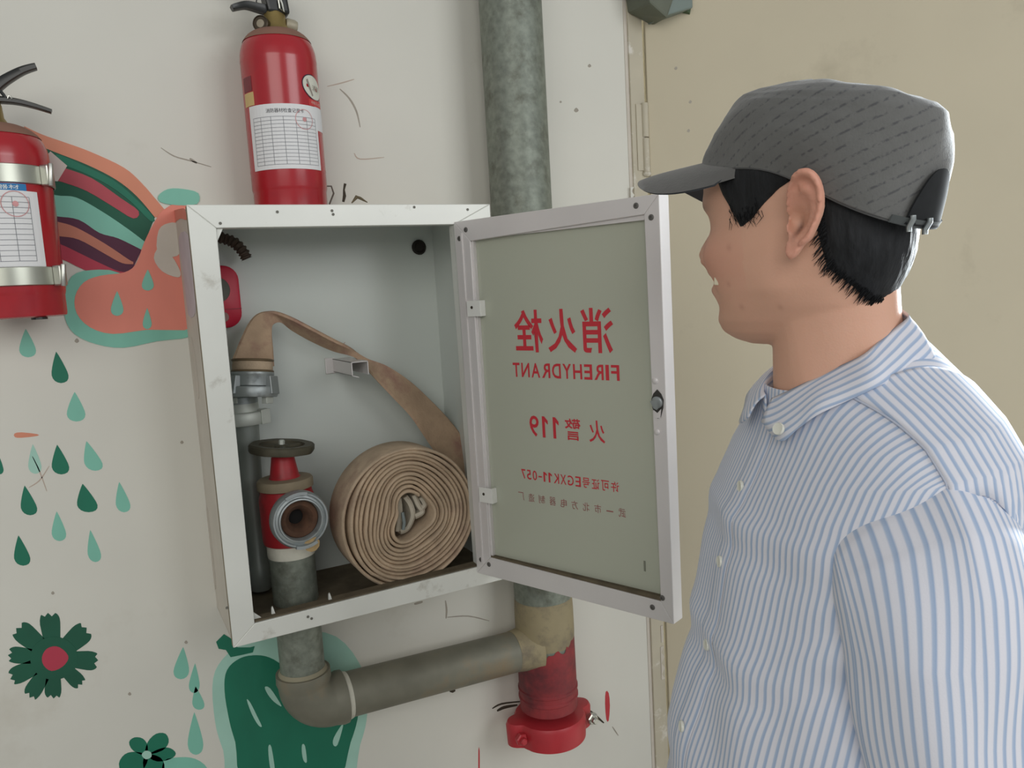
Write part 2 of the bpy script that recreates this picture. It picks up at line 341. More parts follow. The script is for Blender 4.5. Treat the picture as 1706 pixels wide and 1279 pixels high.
film('painted_orange_mark', [(24,722),(36,720),(62,723),(62,726),(36,729),(25,728)], orange, 0, 2)
# crayon and pencil scribbles
def stroke(pts, wpx, m=scratch, layer=0):
    pts = crom(pts, 4); n = len(pts); L_, R_ = [], []
    for i, p in enumerate(pts):
        d = pts[min(i+1,n-1)]-pts[max(i-1,0)]; d = d/np.hypot(*d); nn = np.array([-d[1], d[0]])*wpx*0.5*(0.35+0.65*sin(pi*(i+0.6)/(n+0.2)))
        L_.append(tuple(p+nn)); R_.append(tuple(p-nn))
    film('scribble', L_ + R_[::-1], m, layer, 0)
brown = mat('scribble_brown', (186,170,156), 0.9)
for pts, wp, m in (([(54,760),(66,785),(78,818)],2,brown),([(48,812),(66,800),(82,776)],2,brown),([(268,246),(290,260),(318,268),(352,278)],2,scratch),([(316,264),(328,272)],4,scratch),
        ([(566,148),(582,164),(594,186),(600,212)],3,scratch),([(545,144),(570,138),(590,132)],2,brown),([(590,255),(600,265),(640,262)],2,brown),
        ([(820,1180),(836,1172),(870,1168)],3,dirt),([(828,1184),(840,1178),(862,1174)],5,dirt),([(975,1178),(990,1190),(1006,1204)],4,dirt),([(960,1168),(980,1186)],5,scratch),
        ([(742,1000),(744,1016),(743,1030)],3,scratch),([(745,1028),(780,1026),(815,1034)],2,scratch),([(690,1006),(704,1002)],4,scratch),([(1020,1210),(1030,1225)],2,scratch),([(560,585),(575,570)],2,brown)):
    stroke(pts, wp, m)
for x, y, r in ((982,110,3),(960,184,4),(934,170,2),(1126,114,3),(1150,170,3),(1147,218,3),(216,1156,3),(88,988,3),(310,1070,3),(303,737,3),(700,1098,3),(128,568,4),(500,1118,3)):
    if x > 1080:
        d_ = ray(x, y); nn_ = np.array([-DS,-DC]); t_ = ((np.array([0.942,-0.006])-CAM[:2])@nn_)/(d_[:2]@nn_); c_ = CAM+d_*t_; e_ = np.array([DC,-DS,0])
        M().prism([c_+e_*q[0]*r*0.0012+np.array([0,0,q[1]*r*0.0012]) for q in ((-1,0),(-.3,.9),(.4,1.1),(1,.1),(.3,-.8),(-.6,-.7))], (nn_[0]*0.0004,nn_[1]*0.0004,0)).build('paint_speck', scratch, door)
    else: film('wall_speck', [(x-r,y),(x,y-r*1.2),(x+r,y),(x,y+r*0.8)], scratch, 0, 2)

# ------------------------------------------------------------------ fire hydrant cabinet
cab = thing('hydrant_cabinet', 'white aluminium fire hydrant cabinet set in the wall with its glass door open', 'cabinet', ((CX0+CX1)/2, 0.0, CZ0))
IX0, IX1 = CX0+0.006, 0.449
cs = M(); t = 0.0012
cs.box(IX0, IX1, CYB, CYB+t, CZ0+0.01, CZ1-0.01)
cs.build('back_panel', case_in, cab)
M().box(IX0-t, IX0, CYF+0.006, CYB, CZ0+0.01, CZ1-0.01).build('side_panel', case_in, cab)
M().box(IX1, IX1+t, CYF+0.006, CYB, CZ0+0.01, CZ1-0.01).build('side_panel', case_in, cab)
M().box(IX0, IX1, CYF+0.006, CYB, CZ1-0.011, CZ1-0.01).build('top_panel', case_in, cab)
M().box(IX0, IX1, CYF+0.006, CYB, CZ0+0.010, CZ0+0.012).build('floor_panel', case_floor, cab, label='dirty cabinet floor')
oc = M(); oc.box(CX0+0.002, CX0+0.0045, CYF+0.004, 0.03, CZ0+0.004, CZ1-0.004)
oc.box(CX1-0.0045, CX1-0.002, CYF+0.004, 0.03, CZ0+0.004, CZ1-0.004)
oc.box(CX0+0.002, CX1-0.002, CYF+0.004, 0.03, CZ1-0.0045, CZ1-0.002); oc.box(CX0+0.002, CX1-0.002, CYF+0.004, 0.03, CZ0+0.002, CZ0+0.0045)
oc.build('outer_case', case_out, cab, label='paint-smeared outer sides of the cabinet')
# groove strip behind the front frame, on the left side
M().box(CX0-0.0005, CX0+0.004, CYF+0.003, CYF+0.009, CZ0+0.002, CZ1-0.002).build('edge_seam', mat('seam_brown',(120,108,84),0.8,var=0.2), cab)
O = [(CX0,CZ0),(CX1,CZ0),(CX1,CZ1),(CX0,CZ1)]; I = [(0.017,1.058),(0.398,1.062),(0.394,1.652),(0.020,1.652)]
for i in range(4):
    k = (i+1) % 4; a, b = O[i], O[k]; c, d = I[k], I[i]
    q = [(a[0],CYF,a[1]),(b[0],CYF,b[1]),(c[0],CYF,c[1]),(d[0],CYF,d[1])]
    fm = M().prism(q, (0, 0.004, 0))
    # returned lip into the opening
    fm.prism([(d[0],CYF+0.001,d[1]),(c[0],CYF+0.001,c[1]),(c[0],CYF+0.022,c[1]),(d[0],CYF+0.022,d[1])], ((0,0,-0.002),(0.002,0,0),(0,0,0.002),(-0.002,0,0))[i])
    fm.build('frame_rail', alu, cab, bevel=0.0012)
M().prism([(0.0195,CYF+0.006,1.6525),(0.0195,CYF+0.006,1.632),(0.030,CYF+0.006,1.6525)], (0,0.002,0)).build('corner_gusset', alu, cab)
M().prism([(0.0165,CYF+0.01,1.058),(0.0165,CYF+0.01,1.074),(0.030,CYF+0.01,1.060)], (0,0.002,0)).build('corner_gusset', alu, cab)
# dirty track along the sill
M().hexa([(0.018,CYF+0.004,1.057),(0.398,CYF+0.004,1.061),(0.398,CYF+0.022,1.061),(0.018,CYF+0.022,1.057),(0.018,CYF+0.004,1.0605),(0.398,CYF+0.004,1.0645),(0.398,CYF+0.022,1.0655),(0.018,CYF+0.022,1.0615)]).build('sill_track', case_floor, cab, label='dirty sill track')
for x in (0.045, 0.135): M().hexa([(x,CYF+0.012,1.060),(x+0.006,CYF+0.012,1.060),(x+0.006,CYF+0.016,1.060),(x,CYF+0.016,1.060),(x+0.001,CYF+0.012,1.071),(x+0.003,CYF+0.012,1.073),(x+0.003,CYF+0.016,1.073),(x+0.001,CYF+0.016,1.071)]).build('sill_clip', alu, cab)
def atX(px, py, X):
    d_ = ray(px, py); return CAM + d_*(X-CAM[0])/d_[0]
for pts_, m_, k_ in (([(281,356),(304,347),(309,352),(311,366),(300,364),(290,374),(284,392),(279,380)], salmon, 1), ([(298,396),(314,392),(322,470),(326,520),(314,524),(306,460)], mat('lilac_smear',(196,186,190),0.8,var=0.06,scale=30), 1),
        ([(286,420),(294,424),(298,470),(292,468)], salmon, 1), ([(318,560),(326,600),(332,660),(326,650)], patchm, 1), ([(344,840),(352,900),(360,980),(352,960),(346,900)], patchm, 1)):
    pp_ = [atX(x, y, CX0+0.0018) for x, y in pts_]
    M().prism([tuple(q_) for q_ in crom(pp_, 3, True)], (-0.0004*k_,0,0)).build('paint_smear', m_, cab)
# small screws and dents on the front frame
for x, y in ((553,351),(555,357),(367,372),(513,1027),(519,1030),(690,345),(779,349),(462,353),(378,1012)):
    p = at(x, y, CYF); M().lathe([(0.0022,0.0008),(0.0018,-0.0006)], (p[0],CYF,p[2]), (0,-1,0), 10).build('frame_rivet', mat('rivet_grey',(110,108,100),0.6,metal=0.3), cab)
# knockout hole on the right inner side, conduit stub on the left
p = at(697, 412, CYB)
M().lathe([(0.0135,-0.001),(0.0145,0.004),(0.011,0.007),(0.008,0.003),(0.0,0.002)], p, (0,-1,0.0), 18, True, True).build('grommet', mat('black_rubber',(36,32,26),0.8,var=0.3,scale=80), cab, smooth=True, label='black rubber grommet')
cpts = crom([at(352,392,0.005), at(372,397,0.005), at(390,404,0.0), at(404,418,-0.005), at(411,431,-0.005)], 10)
cr = [0.0088 + 0.0011*(1 if (i % 4) < 2 else -1) for i in range(len(cpts))]
cn = M().tube(cpts, cr, 14); co = cn.build('cable_conduit', conduit, None, smooth=False, base=tuple(cpts[0]))
tag(co, 'short dark corrugated metal conduit curving into the cabinet top left', 'conduit')
# hose shelf: channel standing out from the back panel
br = M(); bx0, bx1, bz0, bz1 = 0.232, 0.262, 1.408, 1.432; bY = -0.075
br.box(bx0, bx0+0.0015, bY, CYB, bz0, bz1); br.box(bx1-0.0015, bx1, bY, CYB, bz0, bz1); br.box(bx0, bx1, bY, CYB, bz1-0.0015, bz1)
br.hexa([(bx0,bY,bz0),(bx0+0.012,bY,bz0-0.004),(bx0+0.012,CYB,bz0-0.002),(bx0,CYB,bz0),(bx0,bY,bz0+0.0015),(bx0+0.012,bY,bz0-0.0025),(bx0+0.012,CYB,bz0),(bx0,CYB,bz0+0.0015)])
hk = br.build('hose_shelf', alud, cab, bevel=0.0004, label='aluminium channel bracket carrying the hose')
M().box(bx0-0.014, bx0+0.004, CYB-0.004, CYB, bz0-0.003, bz1+0.002).build('mounting_plate', alud, hk, bevel=0.001)

# cabinet door: mitred frame, frosted pane, lettering, lock
DW, DZ0, DZ1, TH = 0.386, 1.052, 1.656, 0.026
def dbox(m, s0, s1, z0, z1, n0, n1):
    return m.hexa([door_pt(s0,z0,n0),door_pt(s1,z0,n0),door_pt(s1,z0,n1),door_pt(s0,z0,n1),door_pt(s0,z1,n0),door_pt(s1,z1,n0),door_pt(s1,z1,n1),door_pt(s0,z1,n1)])
OO = [(0.0,DZ0),(DW,DZ0),(DW,DZ1),(0.0,DZ1)]; II = [(0.034,1.086),(0.366,1.082),(0.362,1.631),(0.034,1.622)]
dm = M()
for i in range(4):
    k = (i+1) % 4
    q = [door_pt(*OO[i]), door_pt(*OO[k]), door_pt(*II[k]), door_pt(*II[i])]
    dm.prism(q, (DN[0]*TH, DN[1]*TH, 0))
door_o = dm.build('door', alud, cab, bevel=0.001, label='open door with pale aluminium frame')
dbox(M(), 0.029, 0.371, 1.077, 1.636, 0.010, 0.015).build('glass_pane', glassm, door_o, label='frosted grey-green glass pane')
# glazing beads: thin ledges round the pane
bd = M()
dbox(bd, 0.034,0.366,1.082,1.0885,0.002,0.0098)
bd.build('glazing_bead', case_floor, door_o, label='dusty lower glazing bead')
bd = M(); dbox(bd, 0.034,0.362,1.624,1.631,0.004,0.0098); dbox(bd, 0.034,0.0375,1.088,1.626,0.004,0.0098); bd.build('glazing_bead', alud, door_o)
# ridge along the hinge stile
rd = M(); dbox(rd, 0.014,0.017,DZ0+0.02,DZ1-0.02,-0.002,0.001); rd.build('stile_ridge', alud, door_o)
for z in (1.512, 1.196):
    cm = M(); dbox(cm, 0.020,0.050,z-0.013,z+0.013,-0.0030,-0.0006); dbox(cm, 0.047,0.050,z-0.013,z+0.013,-0.0006,0.0098)
    cl = cm.build('glass_clip', mat('clip_white',(222,222,216),0.5), door_o, bevel=0.0006)
    M().lathe([(0.0028,-0.0004),(0.0022,0.0010)], door_pt(0.031,z+0.002,-0.0030), (-DN[0],-DN[1],0), 10).build('clip_screw', dirt, door_o)
def screws(): 
    for s, z in ((0.010,1.628),(0.026,1.641),(0.012,1.078),(0.030,1.073),(0.350,1.644),(0.373,1.626),(0.369,1.088),(0.352,1.070)):
        p = door_pt(s, z, 0); nrm = (-DN[0],-DN[1],0)
        M().lathe([(0.0042,-0.001),(0.0042,0.0006),(0.0032,0.0012),(0.0018,0.0012),(0.0016,0.0002),(0,0.0002)], p, nrm, 14).build('screw', mat('screw_grey',(104,102,98),0.5,metal=0.5), door_o, smooth=True)
screws()
# lock on the closing stile
lz = 1.372; ls = 0.373; nrm = (-DN[0],-DN[1],0)
def dpoly(pts, n): return [door_pt(ls+s, lz+z, n) for s, z in pts]
esc = [(0,0.019),(0.006,0.013),(0.0095,0.005),(0.0085,-0.006),(0.004,-0.020),(0,-0.022),(-0.004,-0.020),(-0.0085,-0.006),(-0.0095,0.005),(-0.006,0.013)]
M().prism(dpoly(esc, -0.0012), (DN[0]*0.0013, DN[1]*0.0013, 0)).build('lock_plate', mat('lock_recess',(60,58,54),0.6,metal=0.3), door_o)
lk = M(); lk.lathe([(0.0085,0.0),(0.0085,0.003),(0.0070,0.004),(0.0,0.004)], door_pt(ls,lz+0.001,-0.001), nrm, 18)
lk.prism(dpoly([(-0.009,0.003),(0.006,0.005),(0.007,-0.003),(0.001,-0.009),(-0.004,-0.007)], -0.004), (-DN[0]*0.002,-DN[1]*0.002,0))
lk.build('lock', castalu, door_o, smooth=True, label='grey metal cam lock')
M().prism(dpoly([(-0.006,-0.010),(0.0,-0.014),(0.006,-0.008),(0.004,-0.021),(-0.004,-0.021)], -0.0016), (-DN[0]*0.001,-DN[1]*0.001,0)).build('lock_tab', alud, door_o)
for dz in (0.031,-0.041): M().lathe([(0.005,-0.001),(0.0045,0.0012),(0.0028,0.0022),(0.0,0.0024)], door_pt(ls-0.003,lz+dz,0), nrm, 14).build('dimple', alud, door_o, smooth=True)
M().lathe([(0.006,0),(0.006,0.005),(0.004,0.007),(0,0.007)], door_pt(DW-0.012,lz+0.003,TH), (DN[0],DN[1],0), 14).build('key_barrel', chrome, door_o, smooth=True)

# lettering printed through the pane, mirrored as seen from inside
ONE = ([(0.42,0),(0.72,0),(0.72,1),(0.46,1),(0.10,0.80),(0.10,0.62),(0.42,0.76)])
def glyphs(row, chars, z0, z1, bold, m, label):
    mm = M()
    for ch, s0, s1 in chars:     # s0 < s1; text runs from s1 to s0
        if ch == '1': V, Fc = np.array([(x, y, 0) for x, y in ONE]), [tuple(range(7))]
        else: V, Fc = text_mesh(ch, 1.0, bold if ch != '栓' else 0.016)
        if not len(V): continue
        x0, x1 = V[:,0].min(), V[:,0].max(); y0, y1 = V[:,1].min(), V[:,1].max()
        hz = z1-z0
        if ch in '-一': cz0, cz1 = z0+hz*0.38, z0+hz*0.52
        else: cz0, cz1 = z0, z1
        P0 = [door_pt(s1-(v[0]-x0)/(x1-x0)*(s1-s0), cz0+(v[1]-y0)/max(y1-y0,1e-6)*(cz1-cz0), 0.0096) for v in V]
        P1 = [door_pt(s1-(v[0]-x0)/(x1-x0)*(s1-s0), cz0+(v[1]-y0)/max(y1-y0,1e-6)*(cz1-cz0), 0.0154) for v in V]
        mm.add(P0, Fc); mm.add(P1, Fc)
    return mm.build('lettering', m, door_o, label=label, recalc=False)
glyphs(1, [('消',0.2409,0.2982),('火',0.1772,0.2320),('栓',0.1100,0.1677)], 1.4396, 1.5065, 0.016, letter, 'large mirrored red Chinese lettering')
word = 'FIREHYDRANT'; ws = [0.62,0.26,0.72,0.64,0.72,0.70,0.74,0.72,0.76,0.72,0.62]; tot = sum(ws)+0.16*10; s = 0.3055; lst = []
for ch, ww in zip(word, ws):
    L_ = (0.3055-0.102)*ww/tot; lst.append((ch, s-L_, s)); s -= L_ + (0.3055-0.102)*0.16/tot
glyphs(2, lst, 1.3995, 1.4225, 0.016, letter, 'mirrored red English lettering FIREHYDRANT')
glyphs(3, [('火',0.2467,0.2755),('警',0.2014,0.2315),('1',0.1780,0.1895),('1',0.1565,0.1680),('9',0.1305,0.1495)], 1.304, 1.338, 0.008, letter, 'mirrored red fire alarm number')
row4 = '许可证号EGXK11-057'; ws = [1,1,1,1,0.72,0.8,0.76,0.74,0.5,0.5,0.5,0.62,0.62,0.62]; gp = 0.22; tot = sum(ws)+gp*(len(ws)-1); s = 0.2965; lst = []
for ch, ww in zip(row4, ws):
    L_ = (0.2965-0.107)*ww/tot; lst.append((ch, s-L_, s)); s -= L_ + (0.2965-0.107)*gp/tot
glyphs(4, lst, 1.2315, 1.2475, 0.008, letter, 'small mirrored red licence line')
row5 = '武一市北方电器制造厂'; n5 = len(row5); lst = []
for i, ch in enumerate(row5):
    c = 0.300 - (0.300-0.104)*i/(n5-1); lst.append((ch, c-0.0062, c+0.0062))
glyphs(5, lst, 1.1945, 1.208, 0.0, letterf, 'faded mirrored red maker line')
stk = M(); dbox(stk, 0.334, 0.337, 1.118, 1.134, 0.0094, 0.0099); stk.build('pane_smudge', mat('smudge',(122,124,110),0.8), door_o)
# ------------------------------------------------------------------ pipework
PX, PY = 0.583, -0.075
sp = thing('riser_pipe', 'thick mottled galvanised riser pipe standing against the wall right of the cabinet', 'pipe', (PX, PY, 0.60))
M().lathe([(0.0575,0.70),(0.0575,3.0)], (PX,PY,0), seg=48).build('pipe', galv, sp, smooth=True)
M().lathe([(0.0578,0.835),(0.0590,0.86),(0.0588,0.905),(0.0578,0.93)], (PX,PY,0), seg=40).build('weld_band', mat('primer_tan',(150,138,108),0.7,var=0.15,scale=12,c2=(120,110,92),c2scale=14), sp, smooth=True, label='tan brushed primer band')
rg = []
for z, r in ((0.70,0.0582),(0.75,0.0586),(0.80,0.0585),(0.83,0.0583)):
    rg.append([(PX+r*cos(2*pi*j/72), PY+r*sin(2*pi*j/72), z + (0.003*sin(j*1.7)+0.005*sin(j*0.61+1)+0.014*(1 if (j % 72) > 56 or (j%72) < 4 else 0) if z > 0.82 else 0)) for j in range(72)])
M().rings(rg, False, False).build('red_paint_section', redq, sp, smooth=True, label='dark red painted lower section')
for z, m_ in ((0.742,redq),(0.724,redq)):
    M().lathe([(0.0585,z-0.004),(0.0605,z-0.002),(0.0605,z+0.002),(0.0585,z+0.004)], (PX,PY,0), seg=40).build('groove_ring', m_, sp, smooth=True)
# grooved coupling clamp with two ears and bolts
def ear_ring(z0, z1, r, inner=0.0):
    pts = []
    for j in range(96):
        a = 2*pi*j/96; rr = r
        for ea in (0.06, pi-0.06):
            d = math.atan2(sin(a-ea), cos(a-ea))
            rr = max(rr, r + 0.020*max(0, 1-(abs(d)/0.36)**2.2))
        pts.append((a, rr))
    return pts
CA = radians(-6)
def ring_at(z, k, sc=1.0): return [(PX+rr*sc*cos(a+CA), PY+rr*sc*sin(a+CA)*(0.92 if abs(sin(a)) < .5 else 1), z) for a, rr in ear_ring(0,0,k)]
cl = M().rings([ring_at(0.640,0.058), ring_at(0.634,0.066), ring_at(0.636,0.072), ring_at(0.676,0.0735), ring_at(0.683,0.070), ring_at(0.684,0.060)])
clamp = cl.build('grooved_coupling', redc, sp, smooth=True, label='bright red bolted coupling at the pipe foot')
M().lathe([(0.0,0.628),(0.040,0.629),(0.056,0.634),(0.058,0.66)], (PX,PY,0), seg=36).build('end_cap', redc, sp, smooth=True)
for sx, mm_ in ((-1, redc), (1, chrome)):
    bxp = PX + sx*0.079*cos(CA); byp = PY - 0.024 + sx*0.079*sin(CA)
    b = M(); b.lathe([(0.0115,0),(0.0125,0.002),(0.0125,0.009),(0.010,0.011),(0,0.011)], (bxp,byp,0.661), (0,-1,0), 6); b.lathe([(0.007,0.010),(0.007,0.018),(0.005,0.020),(0,0.020)], (bxp,byp,0.661), (0,-1,0), 12)
    b.build('bolt', mm_, sp, label='bare steel bolt' if sx > 0 else None)

SX, SY, HZ = 0.103, -0.075, 0.843
up = thing('supply_pipe', 'grey supply pipe with an elbow running from under the cabinet to the riser pipe', 'pipe', (0.30, SY, 0.80))
M().lathe([(0.0372,0.872),(0.0372,1.120)], (SX,SY,0), seg=40).build('vertical_pipe', galv, up, smooth=True)
M().tube([(SX+0.062,SY,HZ+0.004),(PX-0.040,SY,HZ-0.012)], 0.0392, 36).build('horizontal_pipe', galvd, up, smooth=True)
el = []; er = []
for k in range(13):
    a = pi/2*k/12; R_ = 0.046
    el.append((SX+R_-R_*cos(a), SY, HZ+0.003+R_-R_*sin(a))); er.append(0.0435)
el = [(SX,SY,HZ+0.070),(SX,SY,HZ+0.055)] + el + [(SX+0.058,SY,HZ+0.003),(SX+0.066,SY,HZ+0.003)]; er = [0.0455,0.0462] + er + [0.0462,0.0455]
M().tube(el, er, 36).build('elbow', galvd, up, smooth=True, label='rounded pipe elbow')
M().tube([(SX+0.066,SY,HZ+0.003),(SX+0.075,SY,HZ+0.003)], [0.0425,0.0398], 30).build('tape_ring', tape, up, smooth=True, label='white thread tape ring')
M().tube([(SX,SY,HZ+0.068),(SX,SY,HZ+0.076)], [0.0425,0.0378], 30).build('tape_ring', mat('tape_dirty',(150,144,122),0.8), up, smooth=True)
M().tube([(PX-0.075,SY,HZ-0.010),(PX-0.050,SY,HZ-0.0105),(PX-0.03,SY,HZ-0.011)], [0.0395,0.043,0.054], 36).build('weld_joint', mat('primer_tan',(150,138,108)), up, smooth=True)
M().lathe([(0.0,0),(0.005,0.001),(0.006,0.006),(0,0.010)], (0.375,SY,HZ-0.045), (0,0,-1), 8).build('drip_lump', dirt, up, smooth=True)

hv = thing('hydrant_valve', 'red hydrant valve with a dark round handwheel and open metal outlet inside the cabinet', 'valve', (SX, SY, 1.11))
M().lathe([(0.0385,1.120),(0.0395,1.126),(0.0392,1.140),(0.038,1.142)], (SX,SY,0), seg=36).build('thread_tape', tape, hv, smooth=True, label='white thread tape collar')
M().lathe([(0.036,1.140),(0.043,1.144),(0.0445,1.150),(0.0445,1.220),(0.042,1.228),(0.042,1.234),(0.036,1.238)], (SX,SY,0), seg=48).build('body', redp, hv, smooth=True)
M().lathe([(0.040,1.234),(0.0455,1.236),(0.0455,1.248),(0.043,1.251),(0.020,1.253)], (SX,SY,0), seg=40).build('flange', flange, hv, smooth=True, label='dusty brown flange')
M().lathe([(0.026,1.252),(0.0235,1.256),(0.0195,1.280),(0.0185,1.287),(0.0165,1.289),(0.0135,1.289),(0.0115,1.291),(0.0115,1.298),(0,1.298)], (SX,SY,0), seg=32).build('bonnet', redp, hv, smooth=True)
wz = 1.302; tl = Vector((0.10,-0.02,1)).normalized()
hw = M(); rs = []
Q = Vector((0,0,1)).rotation_difference(tl)
for j in range(48):
    a = 2*pi*j/48; ring = []
    for rr, zz in ((0.036,-0.0055),(0.0505,-0.0065),(0.0525,-0.003),(0.0525,0.005),(0.050,0.0075),(0.037,0.0065)):
        sc = 1+0.018*cos(8*a) if rr > 0.045 else 1
        ring.append(tuple(Vector((SX,SY,wz)) + Q @ Vector((rr*sc*cos(a), rr*sc*sin(a), zz))))
    rs.append(ring)
vs = [p for r in rs for p in r]; hw.add(vs, [(i*6+k, ((i+1)%48)*6+k, ((i+1)%48)*6+(k+1)%6, i*6+(k+1)%6) for i in range(48) for k in range(6)])
hw.lathe([(0.011,-0.008),(0.012,-0.004),(0.012,0.003),(0.008,0.006),(0,0.006)], (SX,SY,wz), tl, 16)
for k in range(3):
    a = 2*pi*k/3+0.4; d = Q @ Vector((cos(a),sin(a),0)); e = Vector((SX,SY,wz))
    hw.tube([e+d*0.009, e+d*0.026, e+d*0.043], [0.006,0.0048,0.0055], 8)
hw.build('handwheel', iron, hv, smooth=True, label='dark grey iron handwheel')
M().lathe([(0.005,0),(0.005,0.008),(0.0035,0.0095),(0,0.0095)], (SX,SY,wz+0.004), tl, 6).build('stem_nut', castw, hv)
# outlet: neck, storz ring, rusty throat
oz = 1.196; od = Vector((0.02,-1,0.03)).normalized(); oc_ = Vector((SX,SY,oz))
M().lathe([(0.034,0.025),(0.034,0.064),(0.040,0.066),(0.040,0.072)], oc_, od, 36, False, False).build('outlet_neck', redp, hv, smooth=True)
M().lathe([(0.030,0.062),(0.043,0.064),(0.0455,0.068),(0.0455,0.082),(0.043,0.0865),(0.0405,0.0865),(0.039,0.083),(0.0355,0.084),(0.0345,0.088),(0.0325,0.0885),(0.0310,0.086),(0.0305,0.062)], oc_, od, 48, False, False).build('outlet_ring', castalu, hv, smooth=True, label='worn aluminium hose coupling ring')
for k in range(2):
    lugm = M()
    a0 = pi*k+0.5; u = od.orthogonal().normalized(); w_ = od.cross(u); rs = []
    for q in range(9):
        a = a0+q*0.10; e = u*cos(a)+w_*sin(a)
        rs.append([oc_+e*r_+od*h_ for r_, h_ in ((0.0405,0.083),(0.0455,0.086),(0.0455,0.092),(0.0405,0.092))])
    lugm.rings(rs); lugm.build('outlet_lug', castalu, hv)
M().lathe([(0.0318,0.072),(0.029,0.076),(0.022,0.0765),(0.019,0.073),(0.0135,0.064),(0.0125,0.050),(0.0,0.049)], oc_, od, 36, False, True).build('outlet_throat', rust, hv, smooth=True, label='rusty brown outlet throat')
M().lathe([(0.0128,0.0512),(0.0,0.051)], oc_+Vector((-0.001,0,0.0)), od, 20).build('outlet_bore_shade', mat('bore_shade_black',(14,12,10),0.9), hv)  # black disc painted in for the shade inside the open bore
M().lathe([(0.0,0.0),(0.012,0.001),(0.013,0.006),(0.006,0.009),(0,0.009)], oc_+od*0.078+Vector((0.014,0.0,-0.042)), od, 10).build('outlet_stain', mat('ochre_deposit',(172,146,104),0.9,var=0.2,scale=80), hv, smooth=True, label='ochre scale deposit under the outlet')

# ------------------------------------------------------------------ branch pipe nozzle and the red case
nz = thing('branch_nozzle', 'pale metal hose branch nozzle standing at the back left of the cabinet', 'nozzle', (0.060,0.0,1.04))
nc = Vector((0.060,0.0,1.045)); nd = Vector((0.0,0.0,1))
M().lathe([(0.017,0.0),(0.019,0.004),(0.019,0.045),(0.016,0.05),(0.0165,0.12),(0.0225,0.27),(0.0235,0.298)], nc, nd, 32).build('barrel', mat('nozzle_barrel',(150,156,150),0.45,metal=0.4,var=0.12,scale=16,stretch=(1,1,.3)), nz, smooth=True)
M().lathe([(0.0235,0.292),(0.034,0.294),(0.036,0.298),(0.036,0.312),(0.034,0.315),(0.026,0.316),(0.0255,0.330)], nc, nd, 36).build('collar', castw, nz, smooth=True, label='white painted collar')
M().hexa([nc+Vector(p) for p in ((0.024,-0.030,0.293),(0.040,-0.022,0.293),(0.034,-0.008,0.293),(0.020,-0.016,0.293),(0.024,-0.030,0.318),(0.040,-0.022,0.318),(0.034,-0.008,0.318),(0.020,-0.016,0.318))]).build('lug', castw, nz, bevel=0.001)
M().lathe([(0.0255,0.326),(0.0255,0.341),(0.028,0.343),(0.0365,0.345),(0.0375,0.349),(0.0375,0.357),(0.035,0.361),(0.028,0.361),(0.027,0.352),(0.0,0.351)], nc, nd, 36).build('coupling_ring', castalu, nz, smooth=True)
for k in range(2):
    a = pi*k-0.9; M().hexa([nc+Vector(p) for p in ((0.024*cos(a)-0.006,0.024*sin(a),0.359),(0.024*cos(a)+0.010,0.024*sin(a)-0.004,0.359),(0.024*cos(a)+0.010,0.024*sin(a)+0.004,0.359),(0.024*cos(a)-0.006,0.024*sin(a)+0.006,0.359),(0.024*cos(a)-0.006,0.024*sin(a),0.370),(0.024*cos(a)+0.010,0.024*sin(a)-0.004,0.370),(0.024*cos(a)+0.010,0.024*sin(a)+0.004,0.370),(0.024*cos(a)-0.006,0.024*sin(a)+0.006,0.370))]).build('lug', castalu, nz, bevel=0.0008)

rc = thing('red_case', 'red plastic rounded case with a grey round window hanging at the cabinet back left', 'case', (0.048,0.04,1.503))
def rrect(cx, cz, hw_, hh_, r, Y, n=6):
    out = []
    for sx, sz, a0 in ((1,1,0),(-1,1,pi/2),(-1,-1,pi),(1,-1,3*pi/2)):
        for k in range(n+1): a = a0+pi/2*k/n; out.append((cx+sx*(hw_-r)+r*cos(a), Y, cz+sz*(hh_-r)+r*sin(a)))
    return out
rcx, rcz = 0.043, 1.5555
M().rings([rrect(rcx,rcz,0.034,0.052,0.024,0.044), rrect(rcx,rcz,0.035,0.053,0.025,0.030), rrect(rcx,rcz,0.034,0.052,0.024,0.022), rrect(rcx,rcz,0.031,0.049,0.022,0.020)]).build('shell', redplastic, rc, smooth=True)
M().lathe([(0.022,-0.001),(0.021,0.0012),(0.019,0.0008),(0,0.0004)], (rcx-0.003,0.020,rcz+0.012), (0,-1,0), 28).build('window', mat('window_grey',(92,90,80),0.5), rc, smooth=True, label='dark grey round window')
M().lathe([(0.009,-0.001),(0.008,0.0010),(0,0.0008)], (rcx+0.004,0.020,rcz-0.034), (0,-1,0), 18).build('button', mat('button_grey',(150,110,104),0.5), rc, smooth=True)
M().box(rcx-0.030, rcx+0.034, 0.0192, 0.0202, rcz-0.022, rcz-0.0205).build('seam', mat('seam_red',(150,22,44),0.5), rc)

